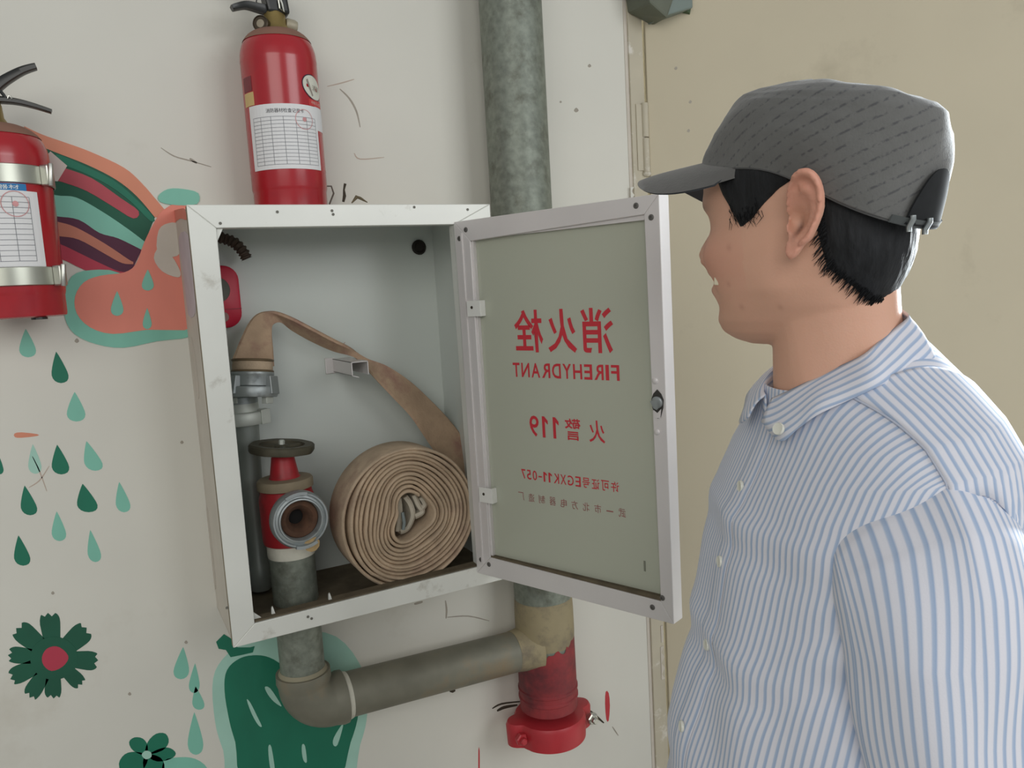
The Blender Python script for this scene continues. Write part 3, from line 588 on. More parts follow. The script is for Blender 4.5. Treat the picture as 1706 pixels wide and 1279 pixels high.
# ------------------------------------------------------------------ fire hose: roll, tail, coupling
hs = thing('fire_hose', 'rolled beige canvas fire hose with its tail draped over a bracket inside the cabinet', 'hose', (0.287,-0.11,1.063))
rcx, rcz = 0.2925, 1.168; RO = 0.1225
YF_, YB_ = -0.158, -0.078
TURNS = 11.5; NP = 76; NN = int(TURNS*NP)
random.seed(3)
ph = [random.uniform(0,6.28) for _ in range(12)]
def roll_pt(i):
    u = i/NN; a = 2*pi*TURNS*u + 1.15
    rin, rout = 0.0355, RO-0.004
    r = rin + (rout-rin)*u
    wo = 1-u                                    # inner turns squashed, outer turns sag
    shape = 1 + wo*(0.13*cos(2*(a-1.25)) + 0.14*cos(3*a+0.6)) + 0.012*u*cos(2*(a-2.3)) + 0.018*sin(3*a+ph[int(u*11)])*0.5
    if u > 0.86: shape += 0.055*((u-0.86)/0.14)*max(0, cos(a+2.35))**2      # loose outer turn at the lower left
    return a, r*shape, u
rings = []; prof = [(-1,0),(-0.965,0.62),(-0.90,1),(0.90,1),(0.965,0.62),(1,0),(0.965,-0.62),(0.90,-1),(-0.90,-1),(-0.965,-0.62)]
for i in range(NN+1):
    a, r, u = roll_pt(i); t_ = 0.0030
    yo = 0.0022*sin(2*pi*u*TURNS*0.31+1) + 0.0015*sin(a*2+u*30) - 0.006*(1-u)*0.6 + (0.008*max(0,(u-0.93)/0.07)*0)
    ym, hw_ = (YF_+YB_)/2 - yo, (YB_-YF_)/2
    ring = []
    for py_, pr_ in prof:
        rr = r + pr_*t_
        ring.append((rcx + rr*cos(a), ym + py_*hw_, rcz + rr*sin(a)))
    rings.append(ring)
roll = M().rings(rings).build('hose_roll', hosem, hs, smooth=True)
# pale crumpled inner end in the core
def ribbon(name, m, A, B, th, parent, n=6, label=None, edge=True):
    A = crom(A, n); B = crom(B, n); rs = []
    for i in range(len(A)):
        t_ = (A[min(i+1,len(A)-1)]+B[min(i+1,len(A)-1)])/2 - (A[max(i-1,0)]+B[max(i-1,0)])/2
        wv = B[i]-A[i]; nn = np.cross(t_, wv); nn = nn/(np.linalg.norm(nn)+1e-9)*th; wn = wv/(np.linalg.norm(wv)+1e-9)
        c = []
        for q in (0, 0.05, 0.3, 0.5, 0.7, 0.95, 1): c.append(A[i]+wv*q + nn*(0.0 if q in (0,1) else 1 if q in (0.05,0.95) else 0.85 if q != 0.5 else 0.75))
        for q in (0.95, 0.7, 0.5, 0.3, 0.05): c.append(A[i]+wv*q - nn*(1 if q in (0.05,0.95) else 0.85 if q != 0.5 else 0.75))
        rs.append([tuple(p) for p in c])
    return M().rings(rs).build(name, m, parent, smooth=True, label=label)
def xz(x, z, y): return np.array([rcx+x, y, rcz+z])
for A in ([(-0.018,-0.030),(-0.004,-0.026),(0.006,-0.006),(0.004,0.014),(-0.004,0.030)], [(-0.022,-0.028),(-0.018,-0.004),(-0.016,0.014),(-0.016,0.028)], [(0.012,0.030),(0.018,0.012),(0.024,-0.002),(0.010,-0.008)], [(0.024,0.024),(0.030,0.010),(0.020,0.002)]):
    ribbon('inner_end', hosecore, [xz(x+0.002,z,-0.140+0.004*abs(z)/0.03) for x,z in A], [xz(x-0.004,z,-0.084) for x,z in A], 0.0045, hs, label='pale crumpled inner hose end')
M().tube([xz(-0.013,0.006,-0.142), xz(-0.012,-0.012,-0.144), xz(-0.014,-0.024,-0.142)], 0.003, 8).build('core_tie', mat('tie_grey',(120,130,130),0.5), hs, smooth=True)
# tail: from the coupling up, over the bracket and down behind the roll
T = [((386,600),(457,610),-0.030,-0.030),((402,562),(455,580),-0.030,-0.030),((416,535),(453,556),-0.028,-0.024),((432,521),(455,541),-0.024,-0.016),((455,519),(470,537),-0.022,-0.004),
     ((485,529),(488,550),-0.024,0.004),((520,547),(520,568),-0.026,0.006),((556,566),(554,583),-0.026,0.004),((588,582),(584,592),-0.024,-0.018),((612,598),(604,607),-0.024,-0.030),
     ((645,610),(628,634),-0.018,-0.040),((682,634),(656,664),-0.014,-0.040),((715,664),(684,694),-0.014,-0.036),((746,696),(710,732),-0.016,-0.036),((771,728),(734,768),-0.020,-0.036),((794,764),(754,806),-0.026,-0.038),((812,806),(770,840),-0.026,-0.038)]
TA = [at(a[0],a[1],ya) for a,b,ya,yb in T]; TB = [at(b[0],b[1],yb) for a,b,ya,yb in T]
ribbon('hose_tail', mat('canvas_hose_tail', (176,150,124), 0.9, var=0.16, scale=26, c2=(150,112,100), c2scale=14, c2lo=0.52, c2hi=0.70, bump=0.3, bscale=240), TA, TB, 0.0032, hs, n=6, label='flat hose tail draped over the bracket')
# coupling bound to the tail
c0 = at(421,612,-0.03); cax = Vector((-0.12,-0.10,-1)).normalized(); c0 = Vector(c0)
M().lathe([(0.0315,-0.012),(0.0325,-0.004),(0.0325,0.008),(0.031,0.010)], c0, cax, 36).build('hose_sleeve', hosem, hs, smooth=True)
for h in (-0.014, 0.004):
    M().lathe([(0.0322,h),(0.0340,h+0.001),(0.0345,h+0.0022),(0.0340,h+0.0034),(0.0322,h+0.0044)], c0, cax, 36).build('binding_wire', mat('wire_tan',(120,104,80),0.5,metal=0.4), hs, smooth=True)
M().lathe([(0.030,0.006),(0.0345,0.008),(0.0350,0.011),(0.0345,0.013),(0.0335,0.015),(0.0335,0.030),(0.031,0.031),(0.0395,0.032),(0.0405,0.034),(0.0405,0.046),(0.039,0.049),(0.031,0.049),(0.030,0.040),(0.0,0.040)], c0, cax, 44).build('coupling', castalu, hs, smooth=True, label='grey aluminium hose coupling')
u = cax.orthogonal().normalized(); w_ = cax.cross(u)
for k in range(3):
    best = 0.35 + 2*pi*k/3; e = Vector((cos(best-pi/2+0.55), sin(best-pi/2+0.55), 0)); e = (e - cax*e.dot(cax)).normalized(); g = cax.cross(e)
    M().hexa([c0+cax*h+e*r_+g*q for h, r_, q in ((0.044,0.030,-0.013),(0.044,0.0425,-0.013),(0.044,0.0425,0.013),(0.044,0.030,0.013),(0.014,0.030,-0.013),(0.014,0.0385,-0.013),(0.014,0.0385,0.013),(0.014,0.030,0.013))]).build('coupling_lug', castalu, hs, bevel=0.001)
for k in range(2):
    a = -pi/2+0.75-pi*k; e = Vector((cos(a), sin(a), 0)); e = (e-cax*e.dot(cax)).normalized(); g = cax.cross(e)
    M().hexa([c0+cax*h+e*r_+g*q for h, r_, q in ((0.060,0.024,-0.010),(0.060,0.034,-0.010),(0.060,0.034,0.008),(0.060,0.024,0.008),(0.048,0.024,-0.010),(0.048,0.034,-0.010),(0.048,0.034,0.008),(0.048,0.024,0.008))]).build('coupling_claw', castw, hs, bevel=0.001)

# ------------------------------------------------------------------ fire extinguishers
def label_patch(c, r, a0, a1, z0, z1, m, name, parent, shear=0.0, th=0.0006, curl=0.0, label=None, n=20):
    rs = []
    for i in range(n+1):
        t_ = i/n; a = a0+(a1-a0)*t_; lift = curl*max(0, t_-0.85)/0.15
        o_, i_ = r+th+lift, r-0.0004+lift
        dz = shear*(t_-0.5)
        rs.append([(c[0]+o_*cos(a),c[1]+o_*sin(a),z0+dz),(c[0]+o_*cos(a),c[1]+o_*sin(a),z1+dz),(c[0]+i_*cos(a),c[1]+i_*sin(a),z1+dz),(c[0]+i_*cos(a),c[1]+i_*sin(a),z0+dz)])
    return M().rings(rs).build(name, m, parent, smooth=False, label=label)
def cyl_text(body, c, r, a0, a1, z0, z1, m, parent, bold=0.0, name='label_text'):
    V, Fc = text_mesh(body, 1.0, bold); x0, x1, y0, y1 = V[:,0].min(), V[:,0].max(), V[:,1].min(), V[:,1].max()
    P_ = []
    for v in V:
        a = a0+(a1-a0)*(v[0]-x0)/(x1-x0); P_.append((c[0]+r*cos(a), c[1]+r*sin(a), z0+(z1-z0)*(v[1]-y0)/(y1-y0)))
    return M().add(P_, Fc).build(name, m, parent, recalc=False)
def table(c, r, a0, a1, z0, z1, rows, cols, parent, lw=0.0006):
    g = M(); n = 14
    def strip(aa0, aa1, zz0, zz1, k):
        for i in range(k):
            b0_, b1_ = aa0+(aa1-aa0)*i/k, aa0+(aa1-aa0)*(i+1)/k
            g.add([(c[0]+r*cos(b),c[1]+r*sin(b),z) for b, z in ((b0_,zz0),(b1_,zz0),(b1_,zz1),(b0_,zz1))], [(0,1,2,3)])
    for i in range(rows+1):
        z = z0+(z1-z0)*i/rows; strip(a0, a1, z, z+lw, n)
    for q in cols:
        a = a0+(a1-a0)*q; strip(a, a+lw/r, z0, z1, 1)
    return g.build('label_grid', ink, parent, recalc=False)
def extinguisher(name, label, c, zb, r, hgt, rot, neck=1.0):
    e = thing(name, label, 'fire extinguisher', (c[0],c[1],zb), 'red fire extinguishers')
    zt = zb+hgt
    prof = [(r*0.9,zb),(r*0.965,zb+0.002),(r*0.975,zb+0.006),(r*0.975,zb+0.030),(r*0.985,zb+0.032),(r,zb+0.036),(r,zb+0.060)]
    prof += [(r*1.006,zb+0.062),(r*1.006,zb+0.064),(r,zb+0.066),(r,zt-0.052),(r*1.004,zt-0.050),(r*1.004,zt-0.047),(r,zt-0.045)]
    for k in range(1,11):
        a = pi/2*k/10; prof.append((0.018+(r-0.018)*cos(a)**0.8 if k < 10 else 0.018, zt-0.045+0.045*sin(a)))
    M().lathe(prof, (c[0],c[1],0), seg=64).build('cylinder', redext, e, smooth=True)
    dp = []
    for k in range(4,11):
        a = pi/2*k/10; dp.append((0.0186+(r-0.018)*cos(a)**0.8 if k < 10 else 0.0186, zt-0.0448+0.0455*sin(a)))
    M().lathe(dp, (c[0],c[1],0), seg=48, cap0=False, cap1=False).build('dusty_shoulder', dustred, e, smooth=True, label='dust film on the shoulder')
    M().lathe([(0.026,zt-0.004),(0.021,zt+0.004),(0.0175,zt+0.010),(0.0165,zt+0.026),(0.0150,zt+0.030)], (c[0],c[1],0), seg=24).build('neck', brass, e, smooth=True, label='dull brass neck')
    return e, zt
# middle one stands on the cabinet
mc = (0.157,-0.066); mr = 0.0592
e1, zt = extinguisher('fire_extinguisher', 'red fire extinguisher standing on top of the hydrant cabinet', mc, CZ1+0.0005, mr, 0.282, 0)
C1 = (mc[0],mc[1],0)
vb = M(); vb.hexa([(mc[0]-0.012,mc[1]-0.016,zt+0.026),(mc[0]+0.022,mc[1]-0.016,zt+0.026),(mc[0]+0.022,mc[1]+0.016,zt+0.026),(mc[0]-0.012,mc[1]+0.016,zt+0.026),(mc[0]-0.022,mc[1]-0.016,zt+0.085),(mc[0]+0.016,mc[1]-0.016,zt+0.085),(mc[0]+0.016,mc[1]+0.016,zt+0.085),(mc[0]-0.022,mc[1]+0.016,zt+0.085)])
vb.build('valve_head', blackp, e1, bevel=0.004)
def lever(pts, wid, th, parent, nm='lever'):
    pts = crom(pts, 5); n = len(pts); rs = []
    side = np.array(wid)
    for i, p in enumerate(pts):
        t_ = pts[min(i+1,n-1)]-pts[max(i-1,0)]; t_ = t_/np.linalg.norm(t_); nn = np.cross(t_, side/np.linalg.norm(side))
        tt = th*(1.25-0.6*i/n); s_ = side*(1-0.25*i/n)
        rs.append([tuple(p+nn*q*tt+s_*k) for q, k in ((1,0.7),(1,-0.7),(0.4,-1),(-0.8,-1),(-1,-0.7),(-1,0.7),(-0.8,1),(0.4,1))])
    return M().rings(rs).build(nm, blackp, parent, smooth=True)
lever([at(446,18,-0.066),at(428,13,-0.07),at(410,9,-0.075),at(396,11,-0.08),at(386,14,-0.082)], (0,0.009,0), 0.0058, e1, 'carry_handle')
lever([at(452,6,-0.066),at(440,-22,-0.07),at(420,-48,-0.075),at(398,-64,-0.08)], (0,0.009,0), 0.005, e1, 'squeeze_lever')
M().tube([at(464,0,-0.085),at(466,14,-0.085),at(473,20,-0.085),at(470,6,-0.085),at(462,-12,-0.085)], 0.0016, 8).build('safety_pin', chrome, e1, smooth=True)
M().tube([at(430,-6,-0.07),at(427,2,-0.07),at(430,12,-0.07)], 0.001, 6).build('seal_cord', mat('cord_dark',(60,58,54),0.7), e1, smooth=True)
gd = Vector((-0.55,-0.8,0.05)).normalized(); gp = Vector(at(434,39,-0.082))
M().lathe([(0.0115,-0.012),(0.0125,-0.010),(0.0125,0.001),(0.0110,0.002),(0.0105,0.0005),(0,0.0005)], gp, gd, 24).build('gauge', mat('gauge_dark',(70,60,46),0.4,metal=0.5,var=0.2), e1, smooth=True, label='small round pressure gauge')
M().lathe([(0.0062,0.0008),(0,0.0012)], gp, gd, 18).build('gauge_face', mat('gauge_face_mat',(150,140,120),0.4), e1)
M().lathe([(0.0085,0),(0.010,0.002),(0.010,0.014),(0.0085,0.018),(0.0,0.018)], (mc[0]+0.016,mc[1],zt+0.014), (1,0.1,-0.12), 18).build('hose_outlet', mat('outlet_grey',(168,160,140),0.5,metal=0.2), e1, smooth=True)
A = lambda d: radians(-90+d)            # degrees from the wall normal, positive to the right
vdir = math.degrees(math.atan2(mc[0]-CAM[0], mc[1]-CAM[1]))     # view bearing of the cylinder
f0 = -vdir*0.62
label_patch(C1, mr, A(f0-62), A(f0+52), 1.7465, 1.8445, paper, 'inspection_label', e1, curl=0.0, th=0.0012, label='white inspection table label')
table(C1, mr+0.0015, A(f0-54), A(f0+46), 1.7530, 1.8250, 13, (0,0.14,0.30,0.48,0.66,0.83,1), e1)
cyl_text('消防器材检查记录卡', C1, mr+0.0016, A(f0-30), A(f0+26), 1.8310, 1.8375, inkdark, e1, 0.0)
def ring_stamp(C, r, ca, cz, rad, parent):
    g = M()
    for q0, q1 in ((rad*0.94, rad), (0.0, rad*0.22)):
        n = 26
        for i in range(n):
            b0_, b1_ = 2*pi*i/n, 2*pi*(i+1)/n
            pts = [(q0*cos(b0_),q0*sin(b0_)),(q1*cos(b0_),q1*sin(b0_)),(q1*cos(b1_),q1*sin(b1_)),(q0*cos(b1_),q0*sin(b1_))]
            g.add([(C[0]+r*cos(ca+x/r), C[1]+r*sin(ca+x/r), cz+z) for x, z in pts], [(0,1,2,3)])
    return g.build('stamp', stamp, parent, recalc=False, label='faded red stamp')
ring_stamp(C1, mr+0.0018, A(f0+26), 1.822, 0.0155, e1)
def oval_patch(C, r, ca, cz, hw_, hh_, m, name, parent, lift, label=None):
    g = M(); n = 32; rr = r+lift
    pts = [(0,0)] + [(hw_*cos(2*pi*i/n), hh_*sin(2*pi*i/n)) for i in range(n)]
    g.add([(C[0]+rr*cos(ca+x/r), C[1]+rr*sin(ca+x/r), cz+z-0.15*x) for x, z in pts], [(0,1+i,1+(i+1)%n) for i in range(n)])
    return g.build(name, m, parent, recalc=False, label=label)
oval_patch(C1, mr, A(f0+50), 1.8740, 0.0235, 0.0195, navy, 'emblem_border', e1, 0.0005)
oval_patch(C1, mr, A(f0+50), 1.8740, 0.0220, 0.0178, emblem, 'emblem', e1, 0.0009, 'white oval emblem')
cyl_text('消防', C1, mr+0.0012, A(f0+46), A(f0+66), 1.869, 1.878, mat('emblem_grey',(150,140,130),0.6), e1, 0.0)
g = M(); g.add([(C1[0]+(mr+0.0012)*cos(A(f0+50)+x/mr), C1[1]+(mr+0.0012)*sin(A(f0+50)+x/mr), 1.874+z) for x, z in ((-0.015,0.010),(-0.012,0.012),(-0.002,-0.012),(-0.005,-0.014))], [(0,1,2,3)]); g.build('emblem_mark', mat('emblem_grey',(150,140,130)), e1, recalc=False)
label_patch(C1, mr, A(f0+38), A(f0+72), 1.8455, 1.8555, mat('red_label',(196,60,60),0.5), 'name_label', e1, label='narrow red name label')
cyl_text('干粉灭火器', C1, mr+0.0008, A(f0+42), A(f0+68), 1.848, 1.853, mat('label_white',(214,196,188),0.6), e1)
label_patch(C1, mr, A(f0+50), A(f0+85), 1.809, 1.847, paper, 'under_label', e1, th=0.0003)
label_patch(C1, mr, A(f0-74), A(f0-50), 1.846, 1.866, yellow, 'year_label', e1, label='small yellow year label')
label_patch(C1, mr, A(f0-74), A(f0-52), 1.868, 1.890, mat('dark_label',(120,44,52),0.5), 'faded_label', e1)
# left one hangs in a strap bracket on the wall
lr = 0.0655; lc = (-0.2445,-0.088); LZ = 1.540
e2, zt2 = extinguisher('fire_extinguisher', 'red fire extinguisher strapped to the mural wall at the far left', lc, LZ, lr, 0.262, 0)
C2 = (lc[0],lc[1],0)
M().box(lc[0]-0.020, lc[0]+0.012, lc[1]-0.016, lc[1]+0.016, zt2+0.026, zt2+0.060).build('valve_head', blackp, e2, bevel=0.004)
lever([at(-22,160,-0.088),at(0,140,-0.092),at(20,127,-0.096),at(40,117,-0.100),at(60,111,-0.104)], (0,0.010,0), 0.0058, e2, 'squeeze_lever')
lever([at(-20,166,-0.088),at(4,167,-0.092),at(30,170,-0.096),at(58,177,-0.100),at(86,186,-0.104)], (0,0.010,0), 0.0036, e2, 'carry_handle')
M().tube([at(0,151,-0.10),at(6,158,-0.10),at(10,165,-0.10)], 0.0022, 8).build('lever_pivot', blackp, e2, smooth=True)
M().tube([at(13,164,-0.104),at(14,160,-0.104),at(18,160,-0.104),at(20,165,-0.104)], 0.001, 6).build('safety_pin', chrome, e2, smooth=True)
l0 = -math.degrees(math.atan2(lc[0]-CAM[0], lc[1]-CAM[1]))*0.9
label_patch(C2, lr, A(-62), A(44), 1.6090, 1.7080, paper, 'inspection_label', e2, th=0.0012, shear=-0.002, label='white inspection table label')
label_patch(C2, lr, A(-62), A(43), 1.6020, 1.6100, paper, 'under_sheet', e2, th=0.0006)
table(C2, lr+0.0016, A(-58), A(33), 1.6150, 1.6990, 12, (0,0.2,0.42,0.60,0.80,1), e2)
ring_stamp(C2, lr+0.0020, A(18), 1.690, 0.017, e2)
label_patch(C2, lr, A(-60), A(32), 1.706, 1.7165, blue, 'blue_label', e2, th=0.0006, label='blue label strip with white characters')
cyl_text('消防器材', C2, lr+0.0010, A(-20), A(24), 1.7090, 1.7148, mat('label_white2',(214,222,224),0.6), e2, 0.01)
M().lathe([(0.010,0),(0.010,0.003),(0,0.003)], (lc[0]+0.030,lc[1]-0.040,LZ), (0,0,-1), 16).build('foot_pad', blackp, e2)
bk = thing('extinguisher_bracket', 'steel strap bracket clasping the far left fire extinguisher', 'bracket', (lc[0],-0.02,1.60))
M().box(lc[0]-0.022, lc[0]+0.022, -0.0225, 0.0, 1.59, 1.76).build('back_plate', strapm, bk, bevel=0.001)
for zc in (1.7300, 1.5955):
    R2 = lr+0.0018; rs = []; hh = 0.0125
    def rr_(a): return [(lc[0]+q*cos(a), lc[1]+q*sin(a), zc+h) for q, h in ((R2,-hh),(R2+0.0013,-hh+0.001),(R2+0.0013,hh-0.001),(R2,hh),(R2-0.0004,hh),(R2-0.0004,-hh))]
    st = M().rings([rr_(A(-150+200*i/48)) for i in range(49)]).build('strap', strapm, bk, smooth=True)
    M().rings([rr_(A(62+96*i/24)) for i in range(25)]).build('strap', strapm, bk, smooth=True)
    a = A(55); ex = Vector((cos(a),sin(a),0)); ce = Vector((lc[0],lc[1],zc)) + ex*(R2+0.006); g = Vector((-sin(a),cos(a),0))
    M().hexa([ce+ex*p+g*q+Vector((0,0,h)) for p, q, h in ((-0.006,-0.006,-0.014),(0.007,-0.006,-0.014),(0.007,0.004,-0.014),(-0.006,0.004,-0.014),(-0.006,-0.006,0.014),(0.007,-0.006,0.014),(0.007,0.004,0.014),(-0.006,0.004,0.014))]).build('clasp', chrome, st, bevel=0.002)
    M().lathe([(0.0032,-0.015),(0.0036,-0.014),(0.0036,0.014),(0.0032,0.015)], ce+ex*0.009-g*0.004, (0.10,0,1), 12).build('clasp_pin', chrome, st, smooth=True)
cyl_text('88', (lc[0],lc[1],0), lr+0.0034, A(-28), A(-22), 1.5935, 1.5965, inkdark, bk, 0.03, 'strap_print')
# paper tag poking out behind the strapped extinguisher
tg = M(); tg.prism([at(70,268,-0.055),at(84,252,-0.055),at(112,276,-0.055),at(96,302,-0.055),at(80,300,-0.055)], (0,0.0008,0))
tag(tg.build('paper_tag', mat('tag_paper',(196,184,176),0.8,var=0.06), None, base=tuple(at(84,300,-0.055))), 'small pale paper tag poking out behind the far left extinguisher', 'tag')
# little wire hook and debris on the cabinet top
hkq = thing('wire_hook', 'small bent wire hook and dead leaf on the cabinet top right of the extinguisher', 'hook', tuple(at(575,340,-0.12)))
M().tube([at(572,336,-0.12),at(574,326,-0.12),at(573,316,-0.12),at(575,306,-0.12)], [0.002,0.0028,0.0016,0.0022], 8).build('wire', dirt, hkq, smooth=True)
M().tube([at(586,338,-0.12),at(594,328,-0.12),at(600,330,-0.12),at(612,337,-0.12)], [0.001,0.0032,0.0024,0.0008], 7).build('dead_leaf', mat('leaf_dry',(104,94,72),0.9,var=0.2), hkq, smooth=True)
M().tube([at(541,310,-0.03),at(552,310,-0.03),at(556,322,-0.03),at(549,340,-0.03)], 0.0015, 7).build('wire_loop', mat('wire_grey',(110,104,94),0.5,metal=0.4), hkq, smooth=True)
# ------------------------------------------------------------------ the man
HT = radians(156.0); HH = radians(105.0)
PO = np.array([0.462, -0.872])
TF = np.array([cos(HT), sin(HT)]); TL_ = np.array([-TF[1], TF[0]])
HF = np.array([cos(HH), sin(HH)]); HL = np.array([-HF[1], HF[0]])
HC = np.array([0.449, -0.860, 1.586])                 # head centre, between the ears
def tw(x, y, z): p = PO + TF*x + TL_*y; return np.array([p[0], p[1], z])          # torso frame -> world
def hw3(x, y, z): p = HC[:2] + HF*x + HL*y; return np.array([p[0], p[1], HC[2]+z])  # head frame -> world

person = thing('person', 'man in a grey cap and blue striped shirt looking into the hydrant cabinet', 'person', (PO[0], PO[1], 0.0))

def interp(tab, z):
    tab = np.array(tab, float); return [float(np.interp(z, tab[:,0], tab[:,k])) for k in range(1, tab.shape[1])]
HEAD = [(-0.113,0.060,0.010,0.014),(-0.108,0.076,-0.004,0.026),(-0.100,0.087,-0.030,0.037),(-0.088,0.0925,-0.062,0.047),(-0.074,0.0905,-0.070,0.055),(-0.058,0.0945,-0.073,0.0615),(-0.040,0.096,-0.077,0.066),
        (-0.020,0.0955,-0.083,0.0695),(0.0,0.093,-0.090,0.0715),(0.020,0.096,-0.096,0.0735),(0.032,0.099,-0.1015,0.075),(0.050,0.0975,-0.1015,0.077),(0.070,0.091,-0.097,0.075),(0.090,0.073,-0.082,0.064),(0.103,0.048,-0.060,0.046),(0.112,0.015,-0.028,0.020)]
def head_xy(th, z):
    f, b, w_ = interp(HEAD, z); c, s = cos(th), sin(th)
    n = 2.25; cx = f*0.10 + b*0.10
    d = (f-cx) if c >= 0 else (cx-b)
    x = cx + d*math.copysign(abs(c)**(2/n), c); y = w_*math.copysign(abs(s)**(2/n), s)
    return x, y
def g2(a, s): return math.exp(-(a/s)**2)
def head_local(th, z, off=0.0):
    x, y = head_xy(th, z); c, s = cos(th), sin(th)
    if c > -0.2:
        ay = abs(y); o = 0.0
        nose = float(np.interp(z, [-0.041,-0.035,-0.029,-0.021,-0.013,-0.002,0.009,0.019,0.027], [0,0.004,0.020,0.0245,0.022,0.015,0.008,0.003,0]))
        nw = float(np.interp(z, [-0.036,-0.025,-0.012,0.004,0.02], [0.0170,0.0165,0.0125,0.0085,0.010]))
        o += nose*g2(ay, nw) if x > 0.05 else 0
        o += 0.0065*g2(ay-0.018, 0.0065)*g2(z+0.029, 0.008) if x > 0.05 else 0         # nostril wings
        o += -0.0085*g2(ay-0.031, 0.013)*g2(z-0.004, 0.0115)                            # eye sockets
        o += 0.0050*g2(ay-0.030, 0.0105)*g2(z-0.002, 0.0075)                            # eyeball lids
        o += 0.0035*g2(ay-0.030, 0.020)*g2(z-0.024, 0.008)                              # brow
        o += 0.0085*g2(ay-0.046, 0.018)*g2(z+0.022, 0.020)                              # smiling cheek
        o += -0.0065*g2(ay-(0.030+(-(z+0.036))*0.35), 0.0055)*g2(z+0.047, 0.020)        # smile fold
        o += 0.0055*g2(ay, 0.026)*g2(z+0.040, 0.006) + 0.0065*g2(ay, 0.022)*g2(z+0.059, 0.0065)   # lips
        o += -0.0075*g2(max(0,ay-0.022), 0.007)*g2(z+0.049, 0.0035)                    # mouth line
        o += -0.0035*g2(ay, 0.030)*g2(z+0.074, 0.008) + 0.003*g2(ay, 0.02)*g2(z+0.096, 0.010)
        if c > 0: x += o*max(0.25, c); y += math.copysign(o*0.5*abs(s), y)
    # jaw corner and hollow behind it
    o2 = 0.004*g2(x-0.004, 0.020)*g2(z+0.058, 0.016); y += math.copysign(o2, y)
    if off:
        n_ = np.array([c/0.10, s/0.075]); n_ /= np.linalg.norm(n_); x += n_[0]*off; y += n_[1]*off
    return x, y, z

bodym = M()
zs = list(np.linspace(-0.113, 0.112, 110)); NT = 150
ths = []
for j in range(NT):
    t_ = 2*pi*j/NT; ths.append(t_ - 0.35*sin(t_)*1.0)       # denser at the face
bodym.rings([[hw3(*head_local(a, z)) for a in ths] for z in zs])
# neck
nk = []
for k in range(14):
    t_ = k/13; z = 1.60 - 0.235*t_
    top = hw3(-0.020, 0, 0)[:2]; bot = tw(-0.012, 0, 0)[:2]; c = top*(1-t_) + bot*t_
    rx = float(np.interp(t_, [0,0.45,0.75,1], [0.056,0.0565,0.0600,0.070])); ry = float(np.interp(t_, [0,0.45,0.75,1], [0.054,0.0545,0.058,0.075]))
    h = HH*(1-t_)+HT*t_; F2 = np.array([cos(h),sin(h)]); L2 = np.array([-F2[1],F2[0]])
    ring = []
    for j in range(40):
        a = 2*pi*j/40; q = c + F2*rx*cos(a) + L2*ry*sin(a); bump_ = 0.004*g2(math.atan2(sin(a-0.9),cos(a-0.9)),0.25)*t_
        q = q + (F2*cos(a)+L2*sin(a))*bump_
        ring.append((q[0], q[1], z - 0.018*cos(a)*t_))
    nk.append(ring)
bodym.rings(nk[::-1])
# ears
def ear(side):
    P, Q = 15, 40
    # outline in (p back, q up), about the ear canal
    out = []
    for j in range(Q):
        a = 2*pi*j/Q
        q = 0.003 + 0.0365*sin(a); wd_ = 0.0155*(1+0.30*sin(a) if sin(a) > 0 else 1+0.42*sin(a))
        p = 0.010 + wd_*cos(a) + 0.004*sin(a) + (-0.004 if sin(a) < -0.6 else 0)
        out.append((p, q))
    cpt = (0.008, 0.004)
    def place(p, q, h):
        x = -0.027 - p*0.99 - h*0.05; y = 0.0820 - p*0.03 + h*0.99 + 0.42*max(0.0, q-0.006)
        return hw3(x - 0.10*q, side*y, q)
    top_, bot_ = [], []
    for i in range(P+1):
        r = i/P; rt, rb = [], []
        for j, (p, q) in enumerate(out):
            a = 2*pi*j/Q
            pp, qq = cpt[0]+(p-cpt[0])*r, cpt[1]+(q-cpt[1])*r
            rim = 0.0075*g2(r-0.90, 0.11)*(1 if sin(a) > -0.75 else 0.55)*(0.55 if (cos(a) < -0.55) else 1)
            anti = 0.0042*g2(r-0.55, 0.13)*(1 if cos(a) > -0.3 else 0.0)
            concha = -0.0105*g2(math.hypot(pp-0.004, (qq+0.003)*0.8), 0.0085)
            scapha = -0.0038*g2(r-0.73, 0.07)*(1 if sin(a) > -0.3 else 0)
            trag = 0.005*g2(math.hypot(pp+0.004, qq+0.006), 0.005)
            lobe = 0.002*g2(qq+0.028, 0.010)
            h = 0.002 + rim + anti + concha + scapha + trag + lobe
            rt.append(place(pp, qq, h)); rb.append(place(pp, qq, min(h, 0.003)-0.0075 - 0.010*(1-r) + (0.0042 if r > 0.99 else 0)))
        top_.append(rt); bot_.append(rb)
    bodym.rings(top_[1:] + bot_[1:][::-1])
ear(1); ear(-1)
# torso, arms, legs under the clothes
SH = [(0.880,0.150,-0.120,0.172),(0.98,0.166,-0.115,0.172),(1.05,0.160,-0.118,0.171),(1.10,0.150,-0.125,0.171),(1.18,0.129,-0.135,0.172),(1.24,0.115,-0.140,0.174),(1.30,0.103,-0.142,0.176),(1.34,0.090,-0.138,0.176),
      (1.372,0.076,-0.130,0.170),(1.396,0.066,-0.118,0.150),(1.416,0.060,-0.105,0.122),(1.434,0.057,-0.093,0.094),(1.450,0.056,-0.082,0.072)]
def torso_local(th, z, off=0.0):
    f, b, w_ = interp(SH, z); f += off; b -= off; w_ += off
    c, s = cos(th), sin(th); n = 2.35; cx = 0.35*f+0.65*b if False else (f+b)/2
    d = (f-b)/2
    x = cx + d*math.copysign(abs(c)**(2/n), c); y = w_*math.copysign(abs(s)**(2/n), s)
    up = float(np.interp(z, [1.30,1.40,1.45], [0,0.6,1.0]))
    return x, y, z - 0.30*up*x + 0.012*up*(1-abs(s))*0
